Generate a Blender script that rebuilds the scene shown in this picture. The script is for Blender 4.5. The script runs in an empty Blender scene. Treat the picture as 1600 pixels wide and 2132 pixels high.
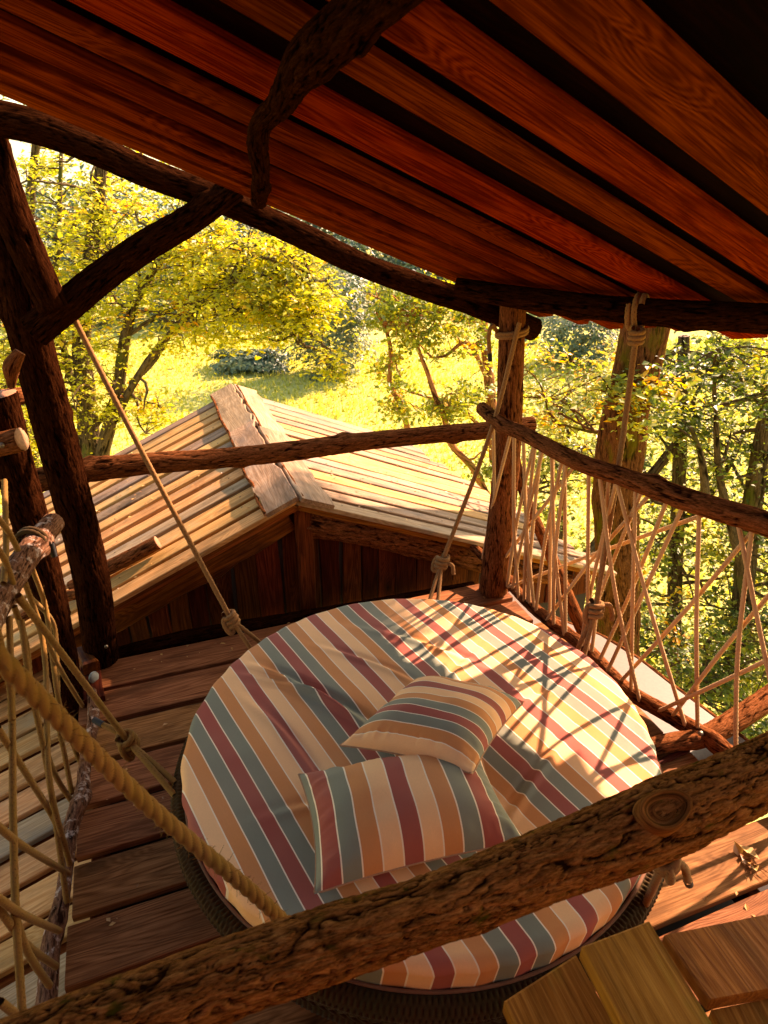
import bpy, math, random
import numpy as np
from mathutils import Matrix, Vector
R = math.radians
random.seed(7); rng = np.random.default_rng(7)
sc = bpy.context.scene
col = sc.collection

# ---------------------------------------------------------------- camera, sky, sun, exposure
CAM_H = 2.25
TH = math.atan(726 / 1421.0)
cam = bpy.data.objects.new('camera', bpy.data.cameras.new('camera')); col.objects.link(cam)
cam.location = (0, 0, CAM_H); cam.rotation_euler = (math.pi / 2 - TH, 0, 0)
cam.data.sensor_fit = 'VERTICAL'; cam.data.sensor_height = 36; cam.data.lens = 24.0
cam.data.clip_start = 0.02; cam.data.clip_end = 4000
cam.data.dof.use_dof = True; cam.data.dof.focus_distance = 2.9; cam.data.dof.aperture_fstop = 6.3
sc.camera = cam
SUN_EL, SUN_AZ = 34.0, 48.0
w = bpy.data.worlds.new('World'); sc.world = w; w.use_nodes = True
nt = w.node_tree; bg = nt.nodes['Background']
sky = nt.nodes.new('ShaderNodeTexSky'); sky.sky_type = 'NISHITA'; sky.sun_disc = False
sky.sun_elevation = R(SUN_EL); sky.sun_rotation = R(SUN_AZ); sky.dust_density = 1.5; sky.air_density = 1.0; sky.ozone_density = 0.6
tc = nt.nodes.new('ShaderNodeTexCoord'); sx = nt.nodes.new('ShaderNodeSeparateXYZ'); cx = nt.nodes.new('ShaderNodeCombineXYZ')
mx = nt.nodes.new('ShaderNodeMath'); mx.operation = 'MAXIMUM'; mx.inputs[1].default_value = 0.03
nt.links.new(tc.outputs['Generated'], sx.inputs[0]); nt.links.new(sx.outputs[2], mx.inputs[0])
nt.links.new(sx.outputs[0], cx.inputs[0]); nt.links.new(sx.outputs[1], cx.inputs[1]); nt.links.new(mx.outputs[0], cx.inputs[2])
nt.links.new(cx.outputs[0], sky.inputs['Vector']); nt.links.new(sky.outputs[0], bg.inputs['Color'])
bg.inputs['Strength'].default_value = 0.085
sun = bpy.data.objects.new('sun', bpy.data.lights.new('sun', 'SUN')); col.objects.link(sun)
sun.data.energy = 3.9; sun.data.angle = R(0.6); sun.data.color = (1.0, 0.75, 0.71)
sd = Vector((math.sin(R(SUN_AZ)) * math.cos(R(SUN_EL)), math.cos(R(SUN_AZ)) * math.cos(R(SUN_EL)), math.sin(R(SUN_EL))))
sun.rotation_euler = sd.to_track_quat('Z', 'Y').to_euler(); sun.location = (8, 6, 12)
vs = sc.view_settings; vs.view_transform = 'Standard'; vs.look = 'None'; vs.gamma = 1.0; vs.exposure = 2.48
vs.use_white_balance = True; vs.white_balance_temperature = 8800; vs.white_balance_tint = 10
sc.cycles.use_denoising = True
sc.cycles.max_bounces = 8; sc.cycles.diffuse_bounces = 5; sc.cycles.transmission_bounces = 4; sc.cycles.transparent_max_bounces = 4
sc.cycles.sample_clamp_indirect = 6.0; sc.cycles.caustics_reflective = False; sc.cycles.caustics_refractive = False

# ---------------------------------------------------------------- geometry helpers
A20 = R(20)
U = np.array([math.cos(A20), math.sin(A20), 0]); V = np.array([-math.sin(A20), math.cos(A20), 0]); Z = np.array([0, 0, 1.0])
CAMP = np.array([0, 0, CAM_H])
def uvz(u, v, z): return U * u + V * v + Z * z
RP0 = np.array([.62, 3.41, 1.66]); RP1 = np.array([1.6, 2.54, 1.83])
def ray(x, y):
    x = (x - 800) / 1421.0; y = -(y - 1066) / 1421.0
    return np.array([x, math.cos(TH) + y * math.sin(TH), -math.sin(TH) + y * math.cos(TH)])
RD = ray(2744, 1329); RD /= np.linalg.norm(RD)
RN = np.cross(RP1 - RP0, RD); RN /= np.linalg.norm(RN)
if RN[2] < 0: RN = -RN
RW = np.cross(RN, RD)
if RW[1] < 0: RW = -RW
def hit(px, py, P, n):
    d = ray(px, py); return CAMP + d * (((P - CAMP) @ n) / (d @ n))
def at(px, py, z=None, Y=None, u=None, v=None, roof=None):
    """the point of the place seen in that direction of the photograph, on a level, a distance or a plane of the building"""
    if z is not None: return hit(px, py, Z * z, Z)
    if Y is not None: return hit(px, py, np.array([0, Y, 0.]), np.array([0, 1., 0]))
    if u is not None: return hit(px, py, U * u, U)
    if v is not None: return hit(px, py, V * v, V)
    return hit(px, py, RP0 - RN * roof, RN)

def h3(ix, iy, iz, s):
    n = (ix * 374761393 + iy * 668265263 + iz * 2147483647 + s * 974634777) & 0xFFFFFFFF
    n = ((n ^ (n >> 13)) * 1274126177) & 0xFFFFFFFF
    return ((n ^ (n >> 16)) & 0xFFFF) / 65535.0
def vnoise(p, s=0):
    p = np.asarray(p, float); i = np.floor(p).astype(np.int64); f = p - i; f = f * f * (3 - 2 * f)
    r = 0
    for a in (0, 1):
        for b in (0, 1):
            for c in (0, 1):
                wgt = (f[..., 0] if a else 1 - f[..., 0]) * (f[..., 1] if b else 1 - f[..., 1]) * (f[..., 2] if c else 1 - f[..., 2])
                r = r + wgt * h3(i[..., 0] + a, i[..., 1] + b, i[..., 2] + c, s)
    return r * 2 - 1
def fbm(p, o=3, s=0):
    r = 0; a = 1.0; t = 0
    for k in range(o):
        r = r + a * vnoise(np.asarray(p) * (2 ** k), s + k); t += a; a *= .5
    return r / t

WORLD = {}
def place(o, M, parent):
    WORLD[o.name] = M
    if parent is not None:
        o.parent = parent; o.matrix_basis = WORLD[parent.name].inverted() @ M
    else: o.matrix_basis = M
def tag(o, label=None, cat=None, group=None, kind=None):
    if label: o['label'] = label
    if cat: o['category'] = cat
    if group: o['group'] = group
    if kind: o['kind'] = kind
    return o
def thing(name, label, cat, loc=(0, 0, 0), group=None, kind=None):
    o = bpy.data.objects.new(name, None); col.objects.link(o); o.empty_display_size = .1
    place(o, Matrix.Translation(Vector(loc)), None)
    return tag(o, label, cat, group, kind)
def mesh(name, verts, faces, mats, parent=None, M=None, smooth=True, attrs=None, fmat=None, share=None):
    if share is None:
        me = bpy.data.meshes.new(name)
        verts = np.asarray(verts, np.float32)
        if isinstance(faces, np.ndarray):
            n, k = faces.shape
            me.vertices.add(len(verts)); me.vertices.foreach_set('co', verts.ravel())
            me.loops.add(n * k); me.loops.foreach_set('vertex_index', faces.ravel().astype(np.int32))
            me.polygons.add(n); me.polygons.foreach_set('loop_start', np.arange(0, n * k, k, dtype=np.int32))
            me.update(calc_edges=True)
        else:
            me.from_pydata([tuple(map(float, q)) for q in verts], [], faces)
        for m in (mats if isinstance(mats, (list, tuple)) else [mats]): me.materials.append(m)
        if fmat is not None: me.polygons.foreach_set('material_index', np.asarray(fmat, np.int32))
        me.polygons.foreach_set('use_smooth', np.full(len(me.polygons), smooth))
        for k_, a in (attrs or {}).items():
            a = np.asarray(a, np.float32)
            if a.ndim == 2:
                at_ = me.attributes.new(k_, 'FLOAT_VECTOR', 'POINT'); at_.data.foreach_set('vector', a.ravel())
            else:
                at_ = me.attributes.new(k_, 'FLOAT', 'POINT'); at_.data.foreach_set('value', a)
        me.update()
    else: me = share
    o = bpy.data.objects.new(name, me); col.objects.link(o)
    if M is None: M = Matrix.Identity(4)
    place(o, M, parent)
    return o
def recentre(o):
    """move a world-built mesh's origin to its own middle"""
    me = o.data; n = len(me.vertices); a = np.empty(n * 3, np.float32); me.vertices.foreach_get('co', a); a = a.reshape(-1, 3)
    c = (a.min(0) + a.max(0)) / 2; a -= c; me.vertices.foreach_set('co', a.ravel()); me.update()
    M = Matrix.Translation(Vector([float(q) for q in c])); par = o.parent
    place(o, M, par); return o

def smooth_path(pts, step):
    P = np.asarray(pts, float)
    if len(P) == 2: P = np.array([P[0], (P[0] + P[1]) / 2, P[1]])
    Q = np.vstack([2 * P[0] - P[1], P, 2 * P[-1] - P[-2]]); out = []
    for i in range(1, len(Q) - 2):
        n = 24; t = np.linspace(0, 1, n, endpoint=False)[:, None]
        a, b, c, d = Q[i - 1], Q[i], Q[i + 1], Q[i + 2]
        out.append(.5 * ((2 * b) + (-a + c) * t + (2 * a - 5 * b + 4 * c - d) * t ** 2 + (-a + 3 * b - 3 * c + d) * t ** 3))
    out = np.vstack(out + [Q[-2][None]])
    L = np.r_[0, np.cumsum(np.linalg.norm(np.diff(out, axis=0), axis=1))]
    n = max(2, int(L[-1] / step) + 1); s = np.linspace(0, L[-1], n)
    par = np.interp(s, L, np.arange(len(out)) / (len(out) - 1))
    return np.stack([np.interp(s, L, out[:, k]) for k in range(3)], 1), s, par
def frames(C):
    T = np.gradient(C, axis=0); T /= np.linalg.norm(T, axis=1)[:, None]
    n = np.cross(T[0], Z)
    if np.linalg.norm(n) < .2: n = np.cross(T[0], np.array([1., 0, 0]))
    n /= np.linalg.norm(n); N = [n]
    for i in range(1, len(C)):
        n = N[-1] - T[i] * (N[-1] @ T[i]); N.append(n / np.linalg.norm(n))
    N = np.array(N); return T, N, np.cross(T, N)
def grid_faces(n, k, closed=True, off=0):
    i = np.arange(n - 1)[:, None]; j = np.arange(k if closed else k - 1)[None]
    a = i * k + j; b = i * k + (j + 1) % k
    return np.stack([a, b, b + k, a + k], -1).reshape(-1, 4) + off
def tube_arrays(pts, radii, seg, step, fn=None):
    C, s, par = smooth_path(pts, step); T, N, B = frames(C)
    rr = np.interp(par, np.linspace(0, 1, len(radii)), radii)
    ph = np.linspace(0, 2 * math.pi, seg, endpoint=False)
    r = np.repeat(rr[:, None], seg, 1)
    lp = np.stack([np.cos(ph)[None] * rr[:, None], np.sin(ph)[None] * rr[:, None], np.repeat(s[:, None], seg, 1)], -1)
    if fn is not None: r = fn(r, ph[None], s[:, None], lp)
    P = C[:, None] + N[:, None] * (np.cos(ph)[None] * r)[..., None] + B[:, None] * (np.sin(ph)[None] * r)[..., None]
    return C, T, P, lp, s
logn = 0
def log(name, pts, radii, mats, parent=None, seg=44, step=.016, bark=.005, lump=.05, knots=0, freq=1.0, caps=True):
    """a length of trunk with furrowed bark, bumps and sawn ends"""
    global logn; logn += 1; sd_ = logn * 13; off = np.array([logn * 3.7, logn * 1.9, logn * 5.3])
    seg = max(seg, min(190, 2 * int(math.pi * max(radii) * 62 * freq * 4))) if seg > 18 else seg
    rs = np.random.default_rng(sd_)
    Lt = sum(np.linalg.norm(np.array(pts[i + 1]) - np.array(pts[i])) for i in range(len(pts) - 1))
    kn = [(rs.uniform(.08, .95) * Lt, rs.uniform(0, 6.28), rs.uniform(.012, .03)) for _ in range(knots)]
    nonlocal_ = {}
    def fn(r, ph, s, lp):
        q = lp + off
        low = fbm(q * np.array([9, 9, 4.]), 2, sd_)
        wq = q * np.array([64 * freq, 64 * freq, 9 * freq]) + 1.3 * fbm(q * np.array([24, 24, 16.]) * freq, 2, sd_ + 4)[..., None]
        rid = 1 - np.abs(vnoise(wq, sd_ + 1)) * 2.0
        w2 = wq * np.array([2.1, 2.1, 1.5]) + 1.1 * vnoise(q * np.array([60, 60, 40.]) * freq, sd_ + 6)[..., None]
        rid2 = 1 - np.abs(vnoise(w2, sd_ + 2)) * 2.0
        msk = np.clip(.55 + .9 * vnoise(q * np.array([26, 26, 11.]) * freq, sd_ + 8), .1, 1)
        fur = -(np.clip(rid, 0, 1) ** 2.2 * msk * .75 + np.clip(rid2, 0, 1) ** 2 * (.35 + .45 * (1 - msk))) * bark + .22 * bark * fbm(q * np.array([150, 150, 45.]) * freq, 2, sd_ + 9)
        nonlocal_['f'] = np.clip(1 + fur / (bark * 1.1), 0, 1); r = r * (1 + lump * low) + fur + bark * .5
        for ks, kp, kr in kn:
            d2 = ((s - ks) / (kr * 1.3)) ** 2 + (np.angle(np.exp(1j * (ph - kp))) * r / kr) ** 2
            r = r + kr * .55 * np.exp(-d2)
        return r
    C, T, P, lp, s = tube_arrays(pts, radii, seg, step, fn)
    n = len(C); verts = P.reshape(-1, 3); faces = grid_faces(n, seg); fm = np.zeros(len(faces), int); at_ = lp.reshape(-1, 3) + off; fu = nonlocal_['f'].reshape(-1)
    if caps:
        # sawn ends: ring + centre, as quads with a doubled centre vertex
        for e, (idx, sgn) in enumerate(((0, -1), (n - 1, 1))):
            base = len(verts)
            ring = P[idx] * .97 + C[idx] * .03 + T[idx] * sgn * .004
            inner = C[idx] + (P[idx] - C[idx]) * .5 + T[idx] * sgn * .005
            cc = C[idx][None] + T[idx] * sgn * .005
            verts = np.vstack([verts, ring, inner, cc])
            at_ = np.vstack([at_, lp[idx] + off, lp[idx] * .5 + off, (lp[idx].mean(0) + off)[None]]); fu = np.r_[fu, np.full(2 * seg + 1, .7)]
            j = np.arange(seg); j2 = (j + 1) % seg; o0 = idx * seg
            f1 = np.stack([o0 + j, o0 + j2, base + j2, base + j], 1)
            f2 = np.stack([base + j, base + j2, base + seg + j2, base + seg + j], 1)
            cidx = np.full(seg, base + 2 * seg)
            j4 = (j + 2) % seg
            f3 = np.stack([base + seg + j[::2], base + seg + j2[::2], base + seg + j4[::2], cidx[::2]], 1)
            if sgn < 0: f1, f2, f3 = f1[:, ::-1], f2[:, ::-1], f3[:, ::-1]
            faces = np.vstack([faces, f1, f2, f3]); fm = np.r_[fm, np.zeros(seg), np.ones(seg + len(f3))]
    # orient: flip so normals point out
    o = mesh(name, verts, faces[:, ::-1].copy(), mats, parent, attrs={'lp': at_, 'fur': fu}, fmat=fm)
    return recentre(o)
def rope_arrays(pts, r, seg=12, step=None, pitch=None):
    pitch = pitch or r * 6.2; step = step or pitch / 9
    def fn(rr, ph, s, lp):
        a = ph - 2 * math.pi * s / pitch
        return rr * (.74 + .30 * np.abs(np.cos(1.5 * a)) ** .7)
    C, T, P, lp, s = tube_arrays(pts, [r, r], seg, step, fn)
    lp = lp.copy(); ang = np.arctan2(lp[..., 1], lp[..., 0]) - 2 * math.pi * lp[..., 2] / pitch
    cav = np.abs(np.cos(1.5 * ang))
    return P.reshape(-1, 3), grid_faces(len(C), seg)[:, ::-1], lp.reshape(-1, 3), cav.reshape(-1)
def rope(name, pts, r, mat, parent=None, seg=12, extra=(), **k):
    v, f, l, c = rope_arrays(pts, r, seg, **k)
    for e in extra:
        v2, f2, l2, c2 = rope_arrays(e, r, seg, **k); f = np.vstack([f, f2 + len(v)]); v = np.vstack([v, v2]); l = np.vstack([l, l2]); c = np.r_[c, c2]
    # loose fibres standing off the strands
    rs = np.random.default_rng(len(v)); k = int(len(v) / 14); i = rs.integers(0, len(v), k); ctr = v[np.clip(i - i % seg, 0, len(v) - seg)][:, None] * 0 + v[i][:, None]
    base = (i // seg) * seg; cen = np.mean([v[np.clip(base + q, 0, len(v) - 1)] for q in range(seg)], 0); out = v[i] - cen; out /= (np.linalg.norm(out, axis=1)[:, None] + 1e-9)
    tip = v[i] + out * rs.uniform(.2, .7, k)[:, None] * r + rs.normal(0, r * .35, (k, 3)); sd_ = np.cross(out, rs.normal(0, 1, (k, 3))); sd_ /= (np.linalg.norm(sd_, axis=1)[:, None] + 1e-9); sd_ *= r * .05
    fv = np.stack([v[i] - sd_, v[i] + sd_, tip + sd_ * .5, tip - sd_ * .5], 1).reshape(-1, 3); ff = np.arange(4 * k).reshape(-1, 4) + len(v)
    v = np.vstack([v, fv]); f = np.vstack([f, ff]); l = np.vstack([l, np.repeat(l[i], 4, 0)]); c = np.r_[c, np.ones(4 * k)]
    return recentre(mesh(name, v, f.copy(), mat, parent, attrs={'lp': l, 'cav': c}))
def basis(x, z, origin):
    x = np.array(x, float); x /= np.linalg.norm(x); z = np.array(z, float); z = z - x * (z @ x); z /= np.linalg.norm(z); y = np.cross(z, x)
    M = Matrix.Identity(4)
    for i in range(3):
        M[i][0], M[i][1], M[i][2], M[i][3] = float(x[i]), float(y[i]), float(z[i]), float(origin[i])
    return M
brs = np.random.default_rng(99)
def board(name, L, W, T, mat, parent, M, jit=.004, bev=.004, nx=7, wane=0, cup=0):
    """a sawn board: x = length from 0 to L, y = width about 0, z = top at 0; uneven edges, eased corners"""
    xs = np.linspace(0, L, nx); b = min(bev, T * .3)
    j1 = brs.normal(0, jit, nx); j2 = brs.normal(0, jit, nx); zz = brs.normal(0, jit * .35, nx)
    if wane: j1 = j1 + brs.normal(0, wane, nx)
    v = []
    for i, x in enumerate(xs):
        y0 = -W / 2 + j1[i]; y1 = W / 2 + j2[i]; z1 = zz[i]; z0 = z1 - T
        v += [(x, y0 + b, z1), (x, y1 - b, z1), (x, y1, z1 - b), (x, y1, z0 + b), (x, y1 - b, z0), (x, y0 + b, z0), (x, y0, z0 + b), (x, y0, z1 - b)]
    f = []
    for i in range(nx - 1):
        for k in range(8):
            a = i * 8 + k; c = i * 8 + (k + 1) % 8; f.append((c, a, a + 8, c + 8))
    f.append(tuple(range(0, 8))); f.append(tuple(reversed(range((nx - 1) * 8, nx * 8))))
    f[-2] = tuple(reversed(f[-2])); f[-1] = tuple(reversed(f[-1])); f = [tuple(reversed(q)) for q in f]
    return mesh(name, v, f, mat, parent, M, smooth=False)

# ---------------------------------------------------------------- materials
def newmat(name):
    m = bpy.data.materials.new(name); m.use_nodes = True; t = m.node_tree
    return m, t, t.nodes['Principled BSDF']
def N(t, kind, **k):
    n = t.nodes.new(kind)
    for a, b in k.items(): setattr(n, a, b)
    return n
def ramp(t, src, stops, interp='LINEAR'):
    r = N(t, 'ShaderNodeValToRGB'); r.color_ramp.interpolation = interp; e = r.color_ramp.elements
    while len(e) < len(stops): e.new(.5)
    for q, (p, c) in zip(e, stops): q.position = p; q.color = (*c, 1) if len(c) == 3 else c
    t.links.new(src, r.inputs[0]); return r.outputs[0]
def noise(t, vec, scale, detail=4, rough=.55, dist=0):
    n = N(t, 'ShaderNodeTexNoise'); n.inputs['Scale'].default_value = scale; n.inputs['Detail'].default_value = detail
    n.inputs['Roughness'].default_value = rough; n.inputs['Distortion'].default_value = dist
    if vec is not None: t.links.new(vec, n.inputs['Vector'])
    return n.outputs['Fac']
def mapping(t, vec, scale, loc=None):
    n = N(t, 'ShaderNodeMapping'); n.inputs['Scale'].default_value = scale; t.links.new(vec, n.inputs['Vector'])
    if loc is not None: t.links.new(loc, n.inputs['Location'])
    return n.outputs[0]
def mixc(t, fac, a, b, mode='MIX'):
    n = N(t, 'ShaderNodeMix', data_type='RGBA', blend_type=mode)
    for s, v in ((n.inputs[0], fac), (n.inputs[6], a), (n.inputs[7], b)):
        if isinstance(v, (int, float)): s.default_value = v
        elif isinstance(v, tuple): s.default_value = (*v, 1)
        else: t.links.new(v, s)
    return n.outputs[2]
def math_(t, op, a, b=None):
    n = N(t, 'ShaderNodeMath', operation=op)
    for i, v in enumerate((a, b)):
        if v is None: continue
        if isinstance(v, (int, float)): n.inputs[i].default_value = v
        else: t.links.new(v, n.inputs[i])
    return n.outputs[0]
def bump(t, bsdf, h, strength, dist):
    n = N(t, 'ShaderNodeBump'); n.inputs['Strength'].default_value = strength; n.inputs['Distance'].default_value = dist
    t.links.new(h, n.inputs['Height']); t.links.new(n.outputs[0], bsdf.inputs['Normal'])
def attr(t, name): return N(t, 'ShaderNodeAttribute', attribute_name=name).outputs

def bark_mat(name, dark, mid, light, moss=None, lichen=None, rough=.85):
    m, t, b = newmat(name); lp = attr(t, 'lp')['Vector']
    v = mapping(t, lp, (1, 1, .16)); n1 = noise(t, v, 120, 8, .72, .5); n2 = noise(t, lp, 9, 3)
    v2 = mapping(t, lp, (1, 1, .3)); n3 = noise(t, v2, 330, 3)
    c = ramp(t, n1, [(.36, dark), (.48, mid), (.62, light)])
    c = mixc(t, ramp(t, n2, [(.35, (0, 0, 0)), (.7, (.55,) * 3)]), c, tuple(q * 1.35 for q in mid))
    c = mixc(t, .35, c, ramp(t, n3, [(.3, dark), (.7, light)]))
    fu = attr(t, 'fur')['Fac']; c = mixc(t, ramp(t, fu, [(.35, (.95,) * 3), (.78, (0,) * 3)]), c, tuple(q * .45 for q in dark))
    if moss:
        mn = noise(t, mapping(t, lp, (1, 1, .5)), moss[1], 5, .6)
        c = mixc(t, ramp(t, mn, [(moss[2], (0, 0, 0)), (moss[2] + .12, (1, 1, 1))]), c, moss[0])
    if lichen:
        ln = noise(t, lp, 30, 5, .65)
        c = mixc(t, ramp(t, ln, [(.56, (0, 0, 0)), (.66, (.8,) * 3)]), c, lichen)
    t.links.new(c, b.inputs['Base Color']); b.inputs['Roughness'].default_value = rough; b.inputs['Specular IOR Level'].default_value = .0
    h = math_(t, 'ADD', n1, math_(t, 'MULTIPLY', n3, .35)); bump(t, b, h, 1.0, .009); return m
def wood_mat(name, base, dark, light, rough=.6, grain=1.0, var=.25, stain=None, spec=.35, knots=True):
    """sawn timber; grain runs along the board's own x axis, each board its own tone"""
    m, t, b = newmat(name); o = N(t, 'ShaderNodeTexCoord').outputs['Object']; rnd = N(t, 'ShaderNodeObjectInfo').outputs['Random']
    r50 = math_(t, 'MULTIPLY', rnd, 57.0); cb = N(t, 'ShaderNodeCombineXYZ')
    for i in range(3): t.links.new(r50, cb.inputs[i])
    va = N(t, 'ShaderNodeVectorMath', operation='ADD'); t.links.new(o, va.inputs[0]); t.links.new(cb.outputs[0], va.inputs[1]); p = va.outputs[0]
    # growth rings: distance from a wandering heart line, warped near knots
    ps = mapping(t, p, (.45, 6, 6)); wob = noise(t, ps, 1.1, 2)
    kn = N(t, 'ShaderNodeTexVoronoi', feature='F1'); kn.inputs['Scale'].default_value = 1.0
    t.links.new(mapping(t, p, (1.6, 4.2, .2)), kn.inputs['Vector'])
    kd = ramp(t, kn.outputs['Distance'], [(.0, (1, 1, 1)), (.16, (.0,) * 3)]) if knots else None
    field = math_(t, 'MULTIPLY', wob, 26.0 * grain)
    if knots: field = math_(t, 'ADD', field, math_(t, 'MULTIPLY', ramp(t, kn.outputs['Distance'], [(0, (1, 1, 1)), (.34, (0, 0, 0))]), 7.0))
    ring = math_(t, 'SINE', math_(t, 'ADD', math_(t, 'MULTIPLY', field, 5.2), math_(t, 'MULTIPLY', noise(t, mapping(t, p, (3, 30, 30)), 1.0, 2), 5.0)))
    ring01 = math_(t, 'ADD', math_(t, 'MULTIPLY', ring, .5), .5)
    fib = noise(t, mapping(t, p, (5, 170, 170)), 1.0, 4, .6); blot = noise(t, mapping(t, p, (2.2, 12, 12)), 1.0, 6, .68)
    c = ramp(t, ring01, [(.0, light), (.55, base), (1, dark)])
    c = mixc(t, .62, c, ramp(t, fib, [(.3, dark), (.5, base), (.7, light)]))
    c = mixc(t, ramp(t, blot, [(.46, (0, 0, 0)), (.66, (.85,) * 3)]), c, tuple(q * .42 for q in base))
    if knots: c = mixc(t, kd, c, tuple(q * .3 for q in dark))
    if stain: c = mixc(t, ramp(t, noise(t, mapping(t, p, (1.3, 3, 3)), 1.3, 5, .65), [(stain[1], (0, 0, 0)), (stain[1] + .15, (.8,) * 3)]), c, stain[0])
    tone = math_(t, 'ADD', 1 - var, math_(t, 'MULTIPLY', rnd, 2 * var))
    hs = N(t, 'ShaderNodeHueSaturation'); t.links.new(c, hs.inputs['Color']); t.links.new(tone, hs.inputs['Value'])
    t.links.new(math_(t, 'ADD', .49, math_(t, 'MULTIPLY', math_(t, 'FRACT', math_(t, 'MULTIPLY', rnd, 7.7)), .02)), hs.inputs['Hue'])
    t.links.new(hs.outputs[0], b.inputs['Base Color']); b.inputs['Roughness'].default_value = rough; b.inputs['Specular IOR Level'].default_value = spec
    h = math_(t, 'ADD', math_(t, 'MULTIPLY', ring01, .35), fib); bump(t, b, h, .45, .002); return m
def endgrain_mat(name, base, dark):
    m, t, b = newmat(name); lp = attr(t, 'lp')['Vector']
    n = noise(t, lp, 60, 4); c = ramp(t, n, [(.3, dark), (.7, base)]); t.links.new(c, b.inputs['Base Color']); b.inputs['Roughness'].default_value = .8; return m
def rope_mat(name, base, dark, green=None):
    m, t, b = newmat(name); lp = attr(t, 'lp')['Vector']; cav = attr(t, 'cav')['Fac']
    n = noise(t, lp, 600, 2); c = mixc(t, ramp(t, n, [(.35, (0, 0, 0)), (.65, (1, 1, 1))]), tuple(q * .75 for q in base), base)
    c = mixc(t, ramp(t, cav, [(0, (.85,) * 3), (.55, (0, 0, 0))]), c, dark)
    if green: c = mixc(t, ramp(t, noise(t, lp, 14, 3), [(.4, (0, 0, 0)), (.65, (.7,) * 3)]), c, green)
    t.links.new(c, b.inputs['Base Color']); b.inputs['Roughness'].default_value = .9
    try: b.inputs['Specular IOR Level'].default_value = .08; b.inputs['Sheen Weight'].default_value = .06; b.inputs['Sheen Tint'].default_value = (1, .9, .7, 1)
    except KeyError: pass
    bump(t, b, n, .5, .001); return m
def stripes_mat(name, sw):
    """woven canvas in an eight-stripe repeat with a thin cream line at each join; sc.x is metres across the cloth"""
    m, t, b = newmat(name); a = attr(t, 'sc')['Vector']; s = N(t, 'ShaderNodeSeparateXYZ'); t.links.new(a, s.inputs[0])
    q = math_(t, 'DIVIDE', s.outputs[0], sw); per = math_(t, 'FRACT', math_(t, 'DIVIDE', q, 8.0))
    tan, brn, grn, mar = (.86, .47, .215), (.59, .225, .072), (.205, .205, .140), (.34, .078, .052)
    seq = [tan, brn, grn, mar, grn, brn, tan, mar]
    c = ramp(t, per, [(i / 8, k) for i, k in enumerate(seq)], 'CONSTANT')
    e = math_(t, 'ABSOLUTE', math_(t, 'SUBTRACT', math_(t, 'FRACT', q), .5))
    c = mixc(t, math_(t, 'GREATER_THAN', e, .462), c, (.85, .68, .46))
    w1 = noise(t, mapping(t, a, (1, 1, 1)), 900, 2); w2 = noise(t, mapping(t, a, (8, 1, 1)), 90, 2); fade = noise(t, a, 3.2, 3)
    c = mixc(t, .3, c, ramp(t, w1, [(.3, (.78,) * 3), (.7, (1.1,) * 3)]), 'MULTIPLY')
    c = mixc(t, .18, c, ramp(t, w2, [(.3, (.6,) * 3), (.7, (1.0,) * 3)]), 'MULTIPLY')
    c = mixc(t, ramp(t, fade, [(.4, (0, 0, 0)), (.75, (.12,) * 3)]), c, (.45, .33, .22))
    t.links.new(c, b.inputs['Base Color']); b.inputs['Roughness'].default_value = .82; b.inputs['Specular IOR Level'].default_value = .2
    bump(t, b, w1, .25, .0008); return m
def leaf_mat(name, stops, trans=.5, tcol=(1.2, 1.15, .5)):
    m, t, b = newmat(name); lv = attr(t, 'lv')['Fac']; c = ramp(t, lv, stops)
    t.links.new(c, b.inputs['Base Color']); b.inputs['Roughness'].default_value = .45; b.inputs['Specular IOR Level'].default_value = .4
    tr = N(t, 'ShaderNodeBsdfTranslucent'); c2 = mixc(t, 1.0, c, tcol, 'MULTIPLY'); t.links.new(c2, tr.inputs['Color'])
    mxs = N(t, 'ShaderNodeMixShader'); mxs.inputs[0].default_value = trans
    t.links.new(b.outputs[0], mxs.inputs[1]); t.links.new(tr.outputs[0], mxs.inputs[2]); t.links.new(mxs.outputs[0], t.nodes['Material Output'].inputs['Surface'])
    return m
def plain(name, c, rough=.6, metal=0):
    m, t, b = newmat(name); n = noise(t, N(t, 'ShaderNodeTexCoord').outputs['Object'], 60, 3)
    t.links.new(ramp(t, n, [(.3, tuple(q * .75 for q in c)), (.7, c)]), b.inputs['Base Color']); b.inputs['Roughness'].default_value = rough; b.inputs['Metallic'].default_value = metal; return m

END = endgrain_mat('end_grain', (.42, .17, .075), (.20, .07, .03))
ENDP = endgrain_mat('end_grain_pale', (.30, .15, .065), (.16, .075, .03))
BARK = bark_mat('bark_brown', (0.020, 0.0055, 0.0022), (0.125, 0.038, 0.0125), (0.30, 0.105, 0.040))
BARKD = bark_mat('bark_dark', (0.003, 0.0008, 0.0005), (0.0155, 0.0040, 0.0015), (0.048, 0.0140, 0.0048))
BARKF = bark_mat('bark_front', (0.016, 0.0042, 0.0011), (0.155, 0.050, 0.0105), (0.42, 0.165, 0.046), moss=((.055, .045, .004), 26, .60))
BARKL = bark_mat('bark_grey', (0.034, 0.01292, 0.006885), (0.136, 0.05652, 0.02907), (0.289, 0.1453, 0.08415), lichen=(.50, .38, .31))
BARKM = bark_mat('bark_mossy', (.012, .0045, .0016), (.095, .034, .011), (.22, .09, .033), moss=((.085, .068, .008), 4.5, .53))
BARKT = bark_mat('bark_tree', (.02, .014, .007), (.075, .05, .025), (.17, .12, .06), moss=((.07, .08, .015), 3.0, .58))
BARKR = bark_mat('bark_red_branch', (.10, .035, .015), (.34, .13, .05), (.55, .26, .11), moss=((.17, .18, .025), 2.2, .56))
M_ROOF = wood_mat('roof_timber', (.125, .0158, .0008), (.034, .0026, .0002), (.23, .040, .0020), rough=.6, var=.25, spec=0)
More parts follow.
